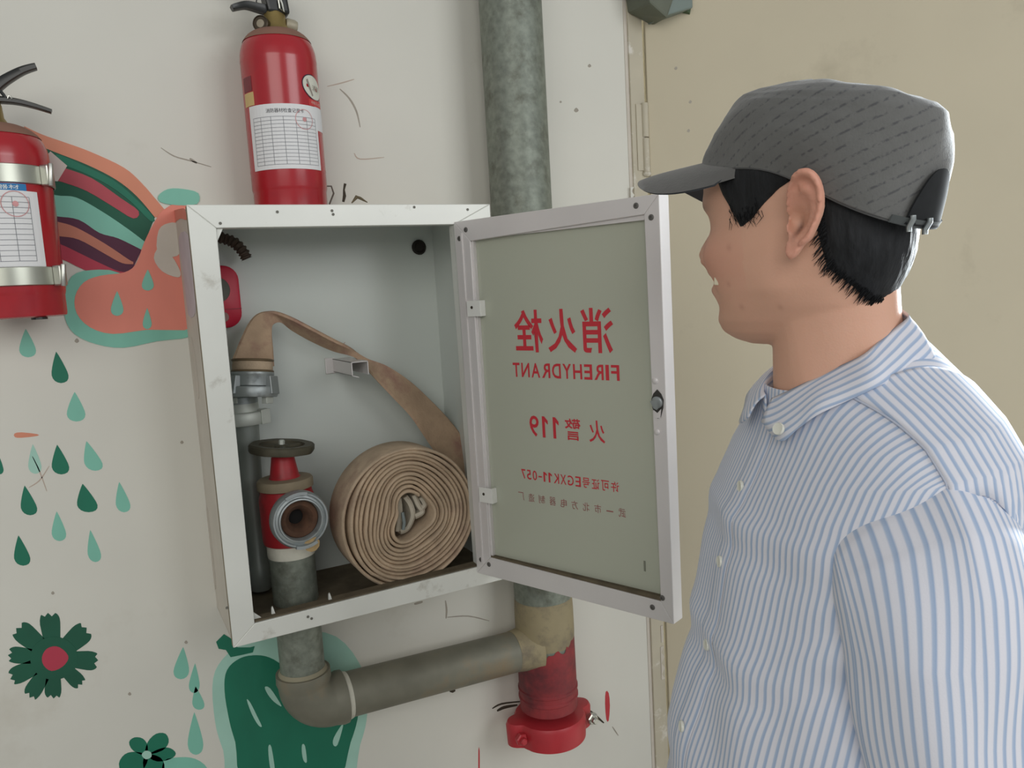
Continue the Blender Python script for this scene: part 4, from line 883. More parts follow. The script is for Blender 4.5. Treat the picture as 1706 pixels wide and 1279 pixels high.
bodym.rings([[tw(*torso_local(2*pi*j/48, z, -0.012-0.018*min(1,max(0,(1.05-z)/0.1)))) for j in range(48)] for z in np.linspace(0.86, 1.445, 40)])
ARM = [(5,0.000,0.128,1.318,0.076,0.062),(25,0.006,0.144,1.312,0.076,0.063),(45,0.011,0.158,1.300,0.074,0.062),(65,0.014,0.168,1.280,0.071,0.059),(82,0.016,0.175,1.250,0.067,0.056),(90,0.017,0.180,1.20,0.061,0.055),
       (90,0.017,0.186,1.13,0.055,0.053),(88,0.017,0.191,1.06,0.052,0.051),(84,0.020,0.192,0.99,0.053,0.048),(80,0.036,0.190,0.92,0.049,0.045),(78,0.052,0.187,0.855,0.042,0.041)]
def arm_ring(k, side, off=0.0, n=44, tab=ARM):
    tau, x, y, z, a, b = tab[k]; tau = radians(tau); a += off; b += off; r = []
    for j in range(n):
        p = 2*pi*j/n; ew = 1.0 + 0.6*max(0.0, min(1.0, (82-tab[k][0])/40.0))*(1 if (cos(p) > 0 and sin(p) > 0) else 0)
        ww = b*math.copysign(abs(sin(p))**ew, sin(p)); lx0 = a*math.copysign(abs(cos(p))**ew, cos(p)) - (0.040 if side < 0 else 0.0)
        tilt = 0.0
        r.append((x+lx0, side*(y + sin(tau)*ww), z + cos(tau)*ww))
    return r
ARM = [(t_, x-0.014, y, z, a, b_) for t_, x, y, z, a, b_ in ARM]
ARMI = []
for i in range(len(ARM)-1):
    for k in range(4): t_ = k/4; ARMI.append(tuple(np.array(ARM[i])*(1-t_)+np.array(ARM[i+1])*t_))
ARMI.append(ARM[-1])
for s in (1,-1):
    bodym.rings([[tw(*p) for p in arm_ring(k, s, -0.014, 28, ARMI)] for k in range(len(ARMI))])
    # wrist and hand: palm, four fingers, thumb
    wpt = [(0.052,0.187,0.86,0.030),(0.060,0.186,0.82,0.026),(0.066,0.185,0.79,0.025)]
    HO = -0.014-(0.04 if s < 0 else 0)
    bodym.tube([tw(x+HO,s*y,z) for x,y,z,r in wpt], [r for *_,r in wpt], 18)
    pal = []
    for t_ in np.linspace(0,1,8):
        z = 0.80-0.105*t_; hwid = 0.026+0.016*sin(pi*min(1,t_*0.9+0.1))*1.0; th_ = 0.0155-0.003*t_
        pal.append([tw(HO+0.068+0.010*t_+hwid*cos(2*pi*j/20), s*(0.185-0.004*t_+th_*sin(2*pi*j/20)), z) for j in range(20)])
    bodym.rings(pal)
    for q, (fx, fl) in enumerate(((0.106,0.070),(0.089,0.080),(0.071,0.075),(0.054,0.060))):
        pts = [tw(HO+fx-0.004, s*0.182, 0.715), tw(HO+fx, s*0.180, 0.695-0.0), tw(HO+fx+0.003, s*(0.176-0.006), 0.695-fl*0.45), tw(HO+fx+0.003, s*(0.172-0.016), 0.695-fl*0.78), tw(HO+fx, s*(0.168-0.026), 0.695-fl)]
        bodym.tube(pts, [0.0095,0.0092,0.0085,0.0078,0.0058], 12)
    bodym.tube([tw(HO+x,s*y,z) for x,y,z in ((0.078,0.182,0.775),(0.100,0.176,0.755),(0.117,0.170,0.730),(0.122,0.165,0.702),(0.122,0.162,0.688))], [0.013,0.0125,0.0105,0.0095,0.0065], 12)
    LEG = [(0.88,0.010,0.072,0.064),(0.80,0.004,0.084,0.070),(0.65,0.0,0.092,0.068),(0.50,0.005,0.095,0.056),(0.44,0.004,0.096,0.054),(0.34,-0.012,0.098,0.054),(0.20,-0.016,0.100,0.042),(0.10,-0.015,0.102,0.036),(0.05,-0.010,0.103,0.038)]
    bodym.tube([tw(x,s*y,z) for z,x,y,r in LEG], [r for *_,r in LEG], 24)
    bodym.rings([[tw(-0.050+0.20*t_, s*(0.103+0.012*t_+(0.028+0.012*sin(pi*t_)-0.010*t_)*cos(2*pi*j/16)), max(0.022,0.040-0.018*t_+(0.022)*sin(2*pi*j/16))) for j in range(16)] for t_ in np.linspace(0,1,8)])
bodym.rings([[tw(0.015+0.085*cos(2*pi*j/32), 0.130*sin(2*pi*j/32), z) for j in range(32)] for z in (0.78,0.84,0.90)])

def remesh(mm, voxel, smooth_it):
    me = bpy.data.meshes.new('body_tmp'); me.from_pydata(mm.v, [], mm.f)
    bm = bmesh.new(); bm.from_mesh(me); bmesh.ops.triangulate(bm, faces=[f for f in bm.faces if len(f.verts) > 4]); bmesh.ops.recalc_face_normals(bm, faces=bm.faces); bm.to_mesh(me); bm.free()
    o = bpy.data.objects.new('body_tmp', me); COL.objects.link(o)
    r = o.modifiers.new('r', 'REMESH'); r.mode = 'VOXEL'; r.voxel_size = voxel
    if smooth_it: s_ = o.modifiers.new('s', 'SMOOTH'); s_.factor = 0.5; s_.iterations = smooth_it
    dg = bpy.context.evaluated_depsgraph_get(); dg.update()
    m2 = bpy.data.meshes.new_from_object(o.evaluated_get(dg))
    bpy.data.objects.remove(o); bpy.data.meshes.remove(me)
    return m2
bme = remesh(bodym, 0.0024, 2); bme.name = 'body'
n = len(bme.vertices); co = np.empty(n*3); bme.vertices.foreach_get('co', co); co = co.reshape(-1,3)
# complexion: warmer ears, lips and cheeks, shade of nostrils and mouth line painted dark (head frame)
d = co - HC; hx = d[:,0]*HF[0]+d[:,1]*HF[1]; hy = d[:,0]*HL[0]+d[:,1]*HL[1]; hz = d[:,2]; ay = np.abs(hy)
G = lambda v, s: np.exp(-(v/s)**2)
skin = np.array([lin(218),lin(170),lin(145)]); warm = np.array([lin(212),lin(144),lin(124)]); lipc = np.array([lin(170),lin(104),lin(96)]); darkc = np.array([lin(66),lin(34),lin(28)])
colr = np.tile(skin, (n,1))
def blend(c, w_):
    global colr
    w_ = np.clip(w_,0,1)[:,None]; colr = colr*(1-w_) + c*w_
front = (hx > 0.03)
blend(warm, 0.55*G(ay-0.044,0.026)*G(hz+0.028,0.026)*front)
blend(warm, 0.65*((ay > 0.076) & (hx < 0.0) & (hz > -0.05) & (hz < 0.06))*np.clip((ay-0.076)/0.012,0,1))
blend(lipc, 0.8*front*(ay < 0.028)*(G(hz+0.041,0.004)+G(hz+0.058,0.005)))
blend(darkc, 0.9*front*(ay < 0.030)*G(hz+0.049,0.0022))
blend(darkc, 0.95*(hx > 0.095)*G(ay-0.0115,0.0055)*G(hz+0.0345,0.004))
blend(darkc, 0.8*front*G(ay-0.031,0.012)*G(hz-0.001,0.0016))
blend(np.array([lin(40),lin(34),lin(30)]), 0.75*front*G(ay-0.031,0.016)*G(hz-0.022-0.004*G(ay-0.03,0.015),0.0042))
blend(darkc, 0.85*(ay > 0.068)*np.exp(-((hx+0.0305+0.25*(hz+0.008))/0.0028)**2-((hz+0.008)/0.0075)**2))     # ear canal, the dark of its hole painted on the skin
for sx_, sz_, sr_ in ((0.045,-0.018,0.0032),(0.052,-0.052,0.0025),(0.042,-0.074,0.0030),(0.0,-0.075,0.0026)):
    blend(np.array([lin(150),lin(98),lin(82)]), 0.28*(hy > 0)*np.exp(-((hx-sx_)**2+(hz-sz_)**2)/sr_**2))
ca = bme.color_attributes.new('complexion_shade', 'FLOAT_COLOR', 'POINT')
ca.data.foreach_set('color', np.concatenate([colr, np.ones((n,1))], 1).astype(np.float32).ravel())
bme.vertices.foreach_set('co', (co - np.array([PO[0],PO[1],0.0])).ravel())
bme.polygons.foreach_set('use_smooth', np.ones(len(bme.polygons), bool))
sk = mat('skin', (206,156,134), 0.52, var=0.04, scale=40, bump=0.10, bscale=500, sss=0.12, spec=0.4)
nt = sk.node_tree; b = nt.nodes['Principled BSDF']; at_ = nt.nodes.new('ShaderNodeAttribute'); at_.attribute_name = 'complexion_shade'
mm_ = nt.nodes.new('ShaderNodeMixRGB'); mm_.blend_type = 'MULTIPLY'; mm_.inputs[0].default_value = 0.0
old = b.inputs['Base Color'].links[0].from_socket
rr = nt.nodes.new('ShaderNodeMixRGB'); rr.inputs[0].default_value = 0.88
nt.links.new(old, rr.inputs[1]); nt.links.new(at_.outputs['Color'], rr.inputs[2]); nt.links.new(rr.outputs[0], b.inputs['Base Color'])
bme.materials.clear(); bme.materials.append(sk)
body = bpy.data.objects.new('body', bme); COL.objects.link(body); body.parent = person; BASE['body'] = BASE['person']
# teeth showing in the smile
tm = M()
for k in range(-4,5):
    a = k*0.19; x, y, z = head_local(a, -0.049); 
    tm.hexa([hw3(x-0.0056+q[0], y*1.0+q[1], -0.049+q[2]) for q in ((0,-0.0034,-0.0035),(0.0052,-0.0030,-0.0030),(0.0052,0.0030,-0.0030),(0,0.0034,-0.0035),(0,-0.0034,0.0045),(0.0045,-0.0034,0.0045),(0.0045,0.0034,0.0045),(0,0.0034,0.0045))])
tt = tm.build('teeth', mat('tooth_ivory',(214,204,178),0.35), person, bevel=0.0008, label='upper teeth showing in the smile'); tt['kind'] = 'stuff'

# hair: cropped black shell round the back and sides, tapering at the hairline
hairm = mat('black_hair', (30,31,33), 0.62, var=0.35, scale=120, stretch=(1,1,0.25), bump=0.5, bscale=220, spec=0.25)
def hair_patch(th0, th1, zlo, zhi, thick, nth=60, nz=26, label=None):
    # zlo, zhi, thick: functions of the angle fraction
    o_, i_ = [], []
    for j in range(nth+1):
        t_ = j/nth; a = th0+(th1-th0)*t_; ro, ri = [], []
        for k in range(nz+1):
            q = k/nz; z = zlo(t_)+(zhi(t_)-zlo(t_))*q
            edge = min(1, q/0.30)**0.6*min(1, min(t_,1-t_)/0.06+0.02)**0.7
            wob = 0.0004*sin(a*34+z*160)+0.0003*sin(a*71-z*90)
            ro.append(hw3(*head_local(a, z, 0.0008+thick(t_, z)*edge+wob*edge))); ri.append(hw3(*head_local(a, z, -0.003)))
        o_.append(ro); i_.append(ri)
    m = M(); rings = [o_[j]+i_[j][::-1] for j in range(nth+1)]
    m.rings(rings); return m.build('hair', hairm, person, smooth=True, label=label)
H0 = radians(114)
def hl(t): q = min(t, 1-t); return -0.006-0.028*min(1,q/0.07)-0.042*min(1,q/0.36)
hair_patch(H0, 2*pi-H0, hl, lambda t: 0.065, lambda t, z: 0.0095*g2(z+0.048,0.040)*min(1,min(t,1-t)/0.18)+0.003, label='cropped black hair at the back of the head')
for s in (1,-1):
    a0, a1 = (radians(58), radians(106)) if s > 0 else (-radians(106), -radians(58))
    ff = (lambda t: t) if s > 0 else (lambda t: 1-t)
    hair_patch(a0, a1, lambda t: float(np.interp(ff(t), [0,0.12,0.34,0.5,0.75,1], [0.050,0.030,-0.001,0.006,0.028,0.040])), lambda t: 0.066, lambda t, z: 0.0032*max(0.0, min(1.0, (0.060-z)/0.016)), 30, 18, 'short black temple hair')
random.seed(11)
wm = M()
for k in range(330):
    a = random.uniform(radians(115), radians(172)); zb_ = hl((a-H0)/(2*pi-2*H0))
    z0 = zb_+random.uniform(0.002,0.022); l = random.uniform(0.010,0.022)
    pts = []
    for q in (0,0.5,1):
        pts.append(hw3(*head_local(a-q*l*6.5*random.uniform(0.6,1.1), z0-q*l*0.55, 0.0045-0.0028*q)))
    wm.tube(pts, [0.0006,0.0005,0.00012], 3)
for k in range(60):
    a = random.uniform(radians(68), radians(88)); z0 = random.uniform(0.006,0.024); l = random.uniform(0.006,0.011)
    pts = [hw3(*head_local(a+q*0.05*random.uniform(-1,1), z0-q*l, 0.0035-0.002*q)) for q in (0,0.5,1)]
    wm.tube(pts, [0.00035,0.0003,0.0001], 3)
ws = wm.build('hair_strands', hairm, person); ws['kind'] = 'stuff'

# ---- cap
def fabric_cap():
    m = mat('grey_cap_cloth', (100,100,98), 0.85, var=0.05, scale=90, sheen=0.25, bump=0.15, bscale=400)
    nt = m.node_tree; b = nt.nodes['Principled BSDF']; old = b.inputs['Base Color'].links[0].from_socket
    uv = nt.nodes.new('ShaderNodeUVMap'); uv.uv_map = 'UVMap'
    wv = nt.nodes.new('ShaderNodeTexWave'); wv.bands_direction = 'Y'; wv.inputs['Scale'].default_value = 32.0; wv.inputs['Distortion'].default_value = 0.6; wv.inputs['Detail'].default_value = 1.0
    mp = nt.nodes.new('ShaderNodeMapping'); mp.inputs['Rotation'].default_value = (0,0,radians(-24)); nt.links.new(uv.outputs[0], mp.inputs[0]); nt.links.new(mp.outputs[0], wv.inputs[0])
    n = nt.nodes.new('ShaderNodeTexNoise'); n.inputs['Scale'].default_value = 220; nt.links.new(mp.outputs[0], n.inputs[0])
    cr = nt.nodes.new('ShaderNodeValToRGB'); cr.color_ramp.elements[0].position = 0.0; cr.color_ramp.elements[0].color = (1,1,1,1); cr.color_ramp.elements[1].position = 0.18; cr.color_ramp.elements[1].color = (0,0,0,1)
    nt.links.new(wv.outputs[0], cr.inputs[0])
    cr2 = nt.nodes.new('ShaderNodeValToRGB'); cr2.color_ramp.elements[0].position = 0.44; cr2.color_ramp.elements[1].position = 0.58; nt.links.new(n.outputs[0], cr2.inputs[0])
    mu = nt.nodes.new('ShaderNodeMath'); mu.operation = 'MULTIPLY'; nt.links.new(cr.outputs[0], mu.inputs[0]); nt.links.new(cr2.outputs[0], mu.inputs[1])
    mx = nt.nodes.new('ShaderNodeMixRGB'); mx.inputs[2].default_value = rgb((74,74,76)); nt.links.new(mu.outputs[0], mx.inputs[0]); nt.links.new(old, mx.inputs[1]); nt.links.new(mx.outputs[0], b.inputs['Base Color'])
    return m
capm = fabric_cap()
CAPR = [(0.069,-0.014,0.0945,-0.105,0.0800),(0.070,-0.013,0.0965,-0.1075,0.0825),(0.080,0.012,0.0925,-0.1130,0.0860),(0.094,0.040,0.0835,-0.1175,0.0885),(0.106,0.064,0.0710,-0.1190,0.0875),(0.116,0.080,0.0580,-0.1165,0.0845),(0.1215,0.090,0.0490,-0.1090,0.0790),(0.1250,0.0995,0.0380,-0.0940,0.0680),(0.1275,0.1130,0.0180,-0.0600,0.0425),(0.1285,0.1220,-0.005,-0.0250,0.0150)]
def cap_pt(k, a, off=0.0):
    zf, zb_, f, b_, w_ = k; c, s = cos(a), sin(a); n = 2.2; cx = (f+b_)/2; d_ = (f-b_)/2+off
    x = cx + d_*math.copysign(abs(c)**(2/n), c); y = (w_+off)*math.copysign(abs(s)**(2/n), s)
    t_ = (x-b_)/(f-b_); z = zb_+(zf-zb_)*t_
    z += 0.016*g2(t_-0.48,0.26)*max(0.0, 1-(k[0]-0.069)/0.05)                       # hem rises over the ear
    return np.array([x, y, z])
def cap_fine():
    out = []
    for i in range(len(CAPR)-1):
        for q in range(5): t_ = q/5; out.append(tuple(np.array(CAPR[i])*(1-t_)+np.array(CAPR[i+1])*t_))
    out.append(CAPR[-1]); return out
CF = cap_fine(); NA = 96
def dent(p, a, i):
    # soft cloth unevenness
    o = 0.0016*sin(3*a+i*0.22)+0.0012*sin(7*a-i*0.3)
    return p*(1+o/0.1*np.array([1,1,0.3])*min(1,i/8))
rs = [[hw3(*dent(cap_pt(k, 2*pi*j/NA), 2*pi*j/NA, i)) for j in range(NA)] for i, k in enumerate(CF)]
inner = [[hw3(*cap_pt(CF[i], 2*pi*j/NA, -0.0025)) for j in range(NA)] for i in (6,3,0)]
cm = M(); cm.rings(inner+rs, True, True)
cap = cm.build('cap', capm, person, smooth=True, label='grey peaked cloth cap with darker fleck lines')
def planar_uv(o, fn):
    me = o.data; uvl = me.uv_layers.new(name='UVMap'); b = np.array(BASE[o.name])
    for lp in me.loops:
        uvl.data[lp.index].uv = fn(np.array(me.vertices[lp.vertex_index].co[:])+b)
def cap_uv(P):
    dd = P-HC; x = dd[0]*HF[0]+dd[1]*HF[1]; y = dd[0]*HL[0]+dd[1]*HL[1]
    return (math.atan2(y, x)*0.095, dd[2])
planar_uv(cap, cap_uv)
# seam of the crown and the band
for k, r_ in ((1,0.0009),):
    cc = M(); pts = [hw3(*cap_pt(CF[k], 2*pi*j/NA, 0.0006)) for j in range(NA+1)]
    cc.tube(pts, r_, 6, False); s_ = cc.build('cap_seam', mat('cap_seam_thread',(84,84,84),0.9), cap, smooth=True)
# brim
def brim_pt(a, q, up):
    k = CAPR[1]; p = cap_pt(k, a, -0.003)
    t_ = a/radians(74)
    L = 0.075*max(0.0, (1-abs(t_)**3.6))**0.55
    dirx, diry = cos(a*0.42), sin(a*0.42)
    x = p[0]+dirx*L*q; y = p[1]+diry*L*q
    z = p[2] - 0.09*L*q - 0.017*(abs(y)/0.075)**2*q + 0.13*y*q + up
    return hw3(x, y, z)
tp, bt = [], []
for i in range(49):
    a = radians(-74+148*i/48)
    tp.append([brim_pt(a, q, 0.0016*(1-q**6)) for q in np.linspace(0,1,12)]); bt.append([brim_pt(a, q, -0.0016*(1-q**6)) for q in np.linspace(0,1,12)])
bmesh_ = M(); bmesh_.rings([tp[i]+bt[i][::-1] for i in range(49)])
brim = bmesh_.build('brim', mat('grey_brim_cloth', (98,97,95), 0.85, var=0.05, scale=90, sheen=0.25, bump=0.15, bscale=400), cap, smooth=True)
ub = M(); ub.rings([[brim_pt(radians(-72+144*i/48), q, -0.0021) for q in np.linspace(0.02,0.97,8)]+[brim_pt(radians(-72+144*i/48), q, -0.0013) for q in np.linspace(0.97,0.02,8)] for i in range(49)])
ub.build('brim_underside', mat('brim_underside_dark',(52,54,58),0.85,var=0.06,scale=60), cap, smooth=True, label='dark underside of the brim')  # underside of the brim, coloured darker than its top
# back opening, hair and inner shade as a dark patch, with strap and buckle
op = M(); ctr = []
pts2 = []
for j in range(25):
    a = pi + radians(-26+52*j/24); hgt = 14*math.sqrt(max(0,1-((j-12)/12)**2))
    k0 = CF[0]; idx = int(hgt); kk = CF[min(idx,len(CF)-1)]; kk = tuple(np.array(CF[idx])*(1-(hgt-idx))+np.array(CF[idx+1])*(hgt-idx))
    pts2.append((cap_pt(k0, a, 0.0012), cap_pt(kk, a, 0.0014)))
orows = []
for j in range(25):
    a = pi + radians(-26+52*j/24); hgt = 14*math.sqrt(max(0,1-((j-12)/12)**2)); row = []
    for q in np.linspace(0,1,9):
        hq = hgt*q; idx = min(int(hq), len(CF)-2); kk = tuple(np.array(CF[idx])*(1-(hq-idx))+np.array(CF[idx+1])*(hq-idx)); row.append(cap_pt(kk, a, 0.0022))
    orows.append([hw3(*p) for p in row]+[hw3(*(p*np.array([0.985,0.985,1]))) for p in row[::-1]])
op.rings(orows)
op.build('back_opening_patch', mat('opening_hair_shade',(26,28,30),0.95,var=0.2,scale=100), cap, smooth=True, label='dark patch painted as the arched opening at the back')
st = M(); rs = []
for j in range(31):
    a = pi + radians(-33+66*j/30); lo, hi = cap_pt(CF[0], a, 0.0030), cap_pt(CF[6], a, 0.0034)
    rs.append([hw3(*lo), hw3(*hi), hw3(*(hi+np.array([0.0015,0,0]))), hw3(*(lo+np.array([0.0015,0,0])))])
st.rings(rs); strap = st.build('strap', mat('strap_cloth_dark',(78,82,82),0.85,var=0.06), cap, label='adjusting strap across the back opening')
for a_ in (pi-radians(22), pi-radians(9)):
    lo, hi = cap_pt(CF[0], a_, 0.0050), cap_pt(CF[6], a_, 0.0054)
    M().tube([hw3(*(lo-np.array([0,0,0.004]))), hw3(*lo), hw3(*hi), hw3(*(hi+np.array([0,0,0.003])))], 0.0024, 10).build('buckle', mat('buckle_steel',(176,182,182),0.3,metal=0.8), strap, smooth=True)

# ---- shirt
PER = 0.0077
def shirt_mat(name):
    m = mat(name, (216,216,226), 0.85, var=0.02, scale=60, sheen=0.15, bump=0.06, bscale=700)
    nt = m.node_tree; b = nt.nodes['Principled BSDF']; old = b.inputs['Base Color'].links[0].from_socket
    uv = nt.nodes.new('ShaderNodeUVMap'); uv.uv_map = 'UVMap'
    sp_ = nt.nodes.new('ShaderNodeSeparateXYZ'); nt.links.new(uv.outputs[0], sp_.inputs[0])
    m1 = nt.nodes.new('ShaderNodeMath'); m1.operation = 'MULTIPLY'; m1.inputs[1].default_value = 1/PER; nt.links.new(sp_.outputs[0], m1.inputs[0])
    m2 = nt.nodes.new('ShaderNodeMath'); m2.operation = 'FRACT'; nt.links.new(m1.outputs[0], m2.inputs[0])
    cr = nt.nodes.new('ShaderNodeValToRGB'); E_ = cr.color_ramp.elements
    E_[0].position = 0.0; E_[0].color = rgb((228,228,236)); E_[1].position = 1.0; E_[1].color = rgb((228,228,236))
    for p_, c_ in ((0.36,(224,225,234)),(0.50,(166,186,214)),(0.74,(146,172,206)),(0.88,(224,225,234))):
        e = E_.new(p_); e.color = rgb(c_)
    nt.links.new(m2.outputs[0], cr.inputs[0])
    mx = nt.nodes.new('ShaderNodeMixRGB'); mx.inputs[0].default_value = 0.85; nt.links.new(old, mx.inputs[1]); nt.links.new(cr.outputs[0], mx.inputs[2]); nt.links.new(mx.outputs[0], b.inputs['Base Color'])
    return m
shm = shirt_mat('blue_striped_cotton')
def uv_build(name, rings, uvs, parent, label=None, cap0=False, cap1=False, closed=True, thick=0.0):
    n = len(rings[0]); vs = [p for r in rings for p in r]; fs = []; fu = []
    for i in range(len(rings)-1):
        for j in range(n if closed else n-1):
            k = (j+1) % n
            fs.append((i*n+j, i*n+k, (i+1)*n+k, (i+1)*n+j)); 
            q = [list(uvs[i][j]), list(uvs[i][j+1]), list(uvs[i+1][j+1]), list(uvs[i+1][j])]; fu.append(q)
    b_ = BASE[parent.name]; me = bpy.data.meshes.new(name)
    me.from_pydata([(p[0]-b_[0],p[1]-b_[1],p[2]-b_[2]) for p in vs], [], fs)
    ul = me.uv_layers.new(name='UVMap')
    for p, q in zip(me.polygons, fu):
        for li, u in zip(p.loop_indices, q): ul.data[li].uv = u
    me.polygons.foreach_set('use_smooth', np.ones(len(me.polygons), bool)); me.materials.append(shm)
    o = bpy.data.objects.new(name, me); COL.objects.link(o); o.parent = parent; BASE[o.name] = b_
    if thick:
        so = o.modifiers.new('solid', 'SOLIDIFY'); so.thickness = thick; so.offset = -1
    if label: o['label'] = label
    return o
# arc length along the chest section, so stripes stay evenly spaced round the body
REFZ = 1.20; NJ = 144
ref = [np.array(torso_local(2*pi*j/NJ, REFZ)[:2]) for j in range(NJ+1)]
arc = np.concatenate([[0], np.cumsum([np.linalg.norm(ref[j+1]-ref[j]) for j in range(NJ)])])
refy = np.array([p[1] for p in ref])
def fold(th, z, y):
    # cloth folds: drag lines from the armhole, blousing over the belly, small creases
    s = sin(th); side = abs(s)
    o = 0.0035*sin(34*(z*0.9+0.5*side*0.2)+2.2*sin(th*2))*max(0,1-abs(z-1.10)/0.17)*(0.35+0.65*abs(cos(th)))
    o += 0.0050*g2(z-(1.255-0.10*(1-side)),0.016)*g2(side-0.86,0.28) - 0.0055*g2(z-(1.225-0.12*(1-side)),0.014)*g2(side-0.86,0.30)
    o += 0.0030*sin(70*z+6*side)*g2(z-1.03,0.05)
    o += 0.0040*sin(38*z+9*th)*g2(math.atan2(sin(th-1.05),cos(th-1.05)),0.42)*max(0,1-abs(z-1.17)/0.13)
    o += -0.0050*g2(z-(1.285-0.10*(1.25-th)),0.010)*g2(th-1.2,0.35) + 0.0045*g2(z-(1.31-0.10*(1.25-th)),0.012)*g2(th-1.2,0.35)
    o += 0.0022*sin(9*th+20*z)*max(0,min(1,(1.36-z)/0.05))
    o += 0.0040*g2(z-1.315,0.012)*max(0,cos(th))**2 - 0.003*g2(z-1.285,0.012)*max(0,cos(th))**2 + 0.0045*g2(z-1.195,0.012)*max(0,cos(th))**3 - 0.004*g2(z-1.165,0.012)*max(0,cos(th))**3
    return o
zsr = list(np.linspace(0.845, 1.30, 70)) + list(np.linspace(1.305, 1.45, 44))
rings, uvs = [], []
for z in zsr:
    ring, uvr = [], []
    for j in range(NJ+1):
        a = 2*pi*j/NJ; x, y, zz = torso_local(a, z, 0.0)
        o = fold(a, z, y); c, s = cos(a), sin(a); x += o*c; y += o*s*0.6
        if j < NJ: ring.append(tw(x, y, zz))
        if z <= 1.30: u = arc[j]
        else:
            # upper chest: warp the chest arc by the true sideways position
            jj = j
            q = min(1.0, abs(y)/0.172)
            base_ = float(np.interp(q, np.abs(refy[:NJ//4+1])/np.abs(refy[:NJ//4+1]).max(), arc[:NJ//4+1]))
            if c >= 0: u = base_ if s >= 0 else arc[-1]-base_
            else: u = arc[NJ//2]-base_ if s >= 0 else arc[NJ//2]+base_
            w_ = min(1, (z-1.30)/0.05); u = u*w_+arc[j]*(1-w_)
        uvr.append((u, zz))
    rings.append(ring); uvs.append(uvr)
shirt = uv_build('shirt', rings, uvs, person, 'white shirt with fine blue stripes', thick=0.0015)
# yoke: its own panel, stripes running along the shoulder
def top_pt(x, y):
    # height of the shoulder surface at local (x, y) by searching the torso rings
    best = None
    lo, hi = 1.20, 1.45
    for _ in range(40):
        z = (lo+hi)/2; f, b_, w_ = interp(SH, z); cx = (f+b_)/2; d_ = (f-b_)/2
        v = (abs((x-cx)/d_))**2.35 + (abs(y/w_))**2.35
        if v < 1: lo = z
        else: hi = z
    up = float(np.interp(lo, [1.30,1.40,1.45], [0,0.6,1.0]))
    return lo - 0.30*up*x
for s in (1,-1):
    rs, us = [], []
    for i in range(33):
        t_ = i/32; y = 0.082+0.090*t_
        xf = 0.020 - 0.030*t_ - 0.004*sin(pi*t_); xb = -0.088 - 0.005*t_
        r, u = [], []
        for k in range(25):
            q = k/24; x = xf+(xb-xf)*q
            z = top_pt(x, y)+0.0016+0.0008*sin(30*x+22*y)
            r.append(tw(x, s*y, z)); u.append((x*1.02+0.02*t_, y))
        rs.append(r); us.append(u)
    uv_build('yoke', rs, us, shirt, None, closed=False, thick=0.0016)
    # front yoke seam
    M().tube([tw(0.020-0.030*t_-0.004*sin(pi*t_)+0.0004, s*(0.082+0.090*t_), top_pt(0.020-0.030*t_-0.004*sin(pi*t_), 0.082+0.090*t_)+0.0018) for t_ in np.linspace(0,1,20)], 0.0010, 6, False).build('yoke_seam', shm_s if False else mat('shirt_seam',(200,206,222),0.85), shirt, smooth=True)
# sleeves
for s in (1,-1):
    rs, us = [], []; nA = 72
    fine = []
    for i in range(len(ARM)-1):
        for k in range(8): t_ = k/8; fine.append(tuple(np.array(ARM[i])*(1-t_)+np.array(ARM[i+1])*t_))
    fine.append(ARM[-1])
    for i, row in enumerate(fine):
        rg = arm_ring(0, 1, 0.0, nA, [row]); r, u = [], []
        for j in range(nA+1):
            p = 2*pi*j/nA; x, y, z = rg[j % nA]
            depth_ = i/len(fine)
            o = 0.0030*sin(26*z+1.6*sin(p))*g2(z-1.10,0.10)*(0.5+0.5*cos(p)) + 0.0022*sin(40*z+3*cos(p)+1)*max(0,min(1,(1.28-z)/0.08)) + 0.0016*sin(5*p+18*z)
            o += 0.006*g2(z-1.30,0.03)*max(0,-sin(p))*0
            x += o*cos(p); y += o*sin(p)*sin(radians(row[0])); z += o*sin(p)*cos(radians(row[0]))
            if s < 0: x -= 0.040
            if j < nA: r.append(tw(x, s*y, z))
            u.append((p*0.0605 + 0.003, z))
        rs.append(r); us.append(u)
    sv = uv_build('sleeve', rs, us, shirt, None, thick=0.0014)
    ah = [tw(p[0]-(0.04 if s < 0 else 0), s*(p[1]+0.0006), p[2]) for p in arm_ring(0, 1, 0.0016, 60, [ARM[0]])]; 
    M().tube(ah+[ah[0]], 0.0011, 6, False).build('armhole_seam', mat('shirt_seam',(200,206,222),0.85), shirt, smooth=True)
    cf = [[tw(p[0], s*p[1], p[2]) for p in arm_ring(0, 1, o_, 40, [(78,0.038-(0.04 if s < 0 else 0),0.187,0.865-h*0.06,0.040-0.008*h,0.039-0.008*h)])] for h, o_ in ((0,0.002),(0.1,0.004),(1,0.003),(1.0,0.0))]
    uv_build('cuff', cf, [[(h*0.06, 0.0)]*41 for h in (0,0.1,1,1)], shirt)
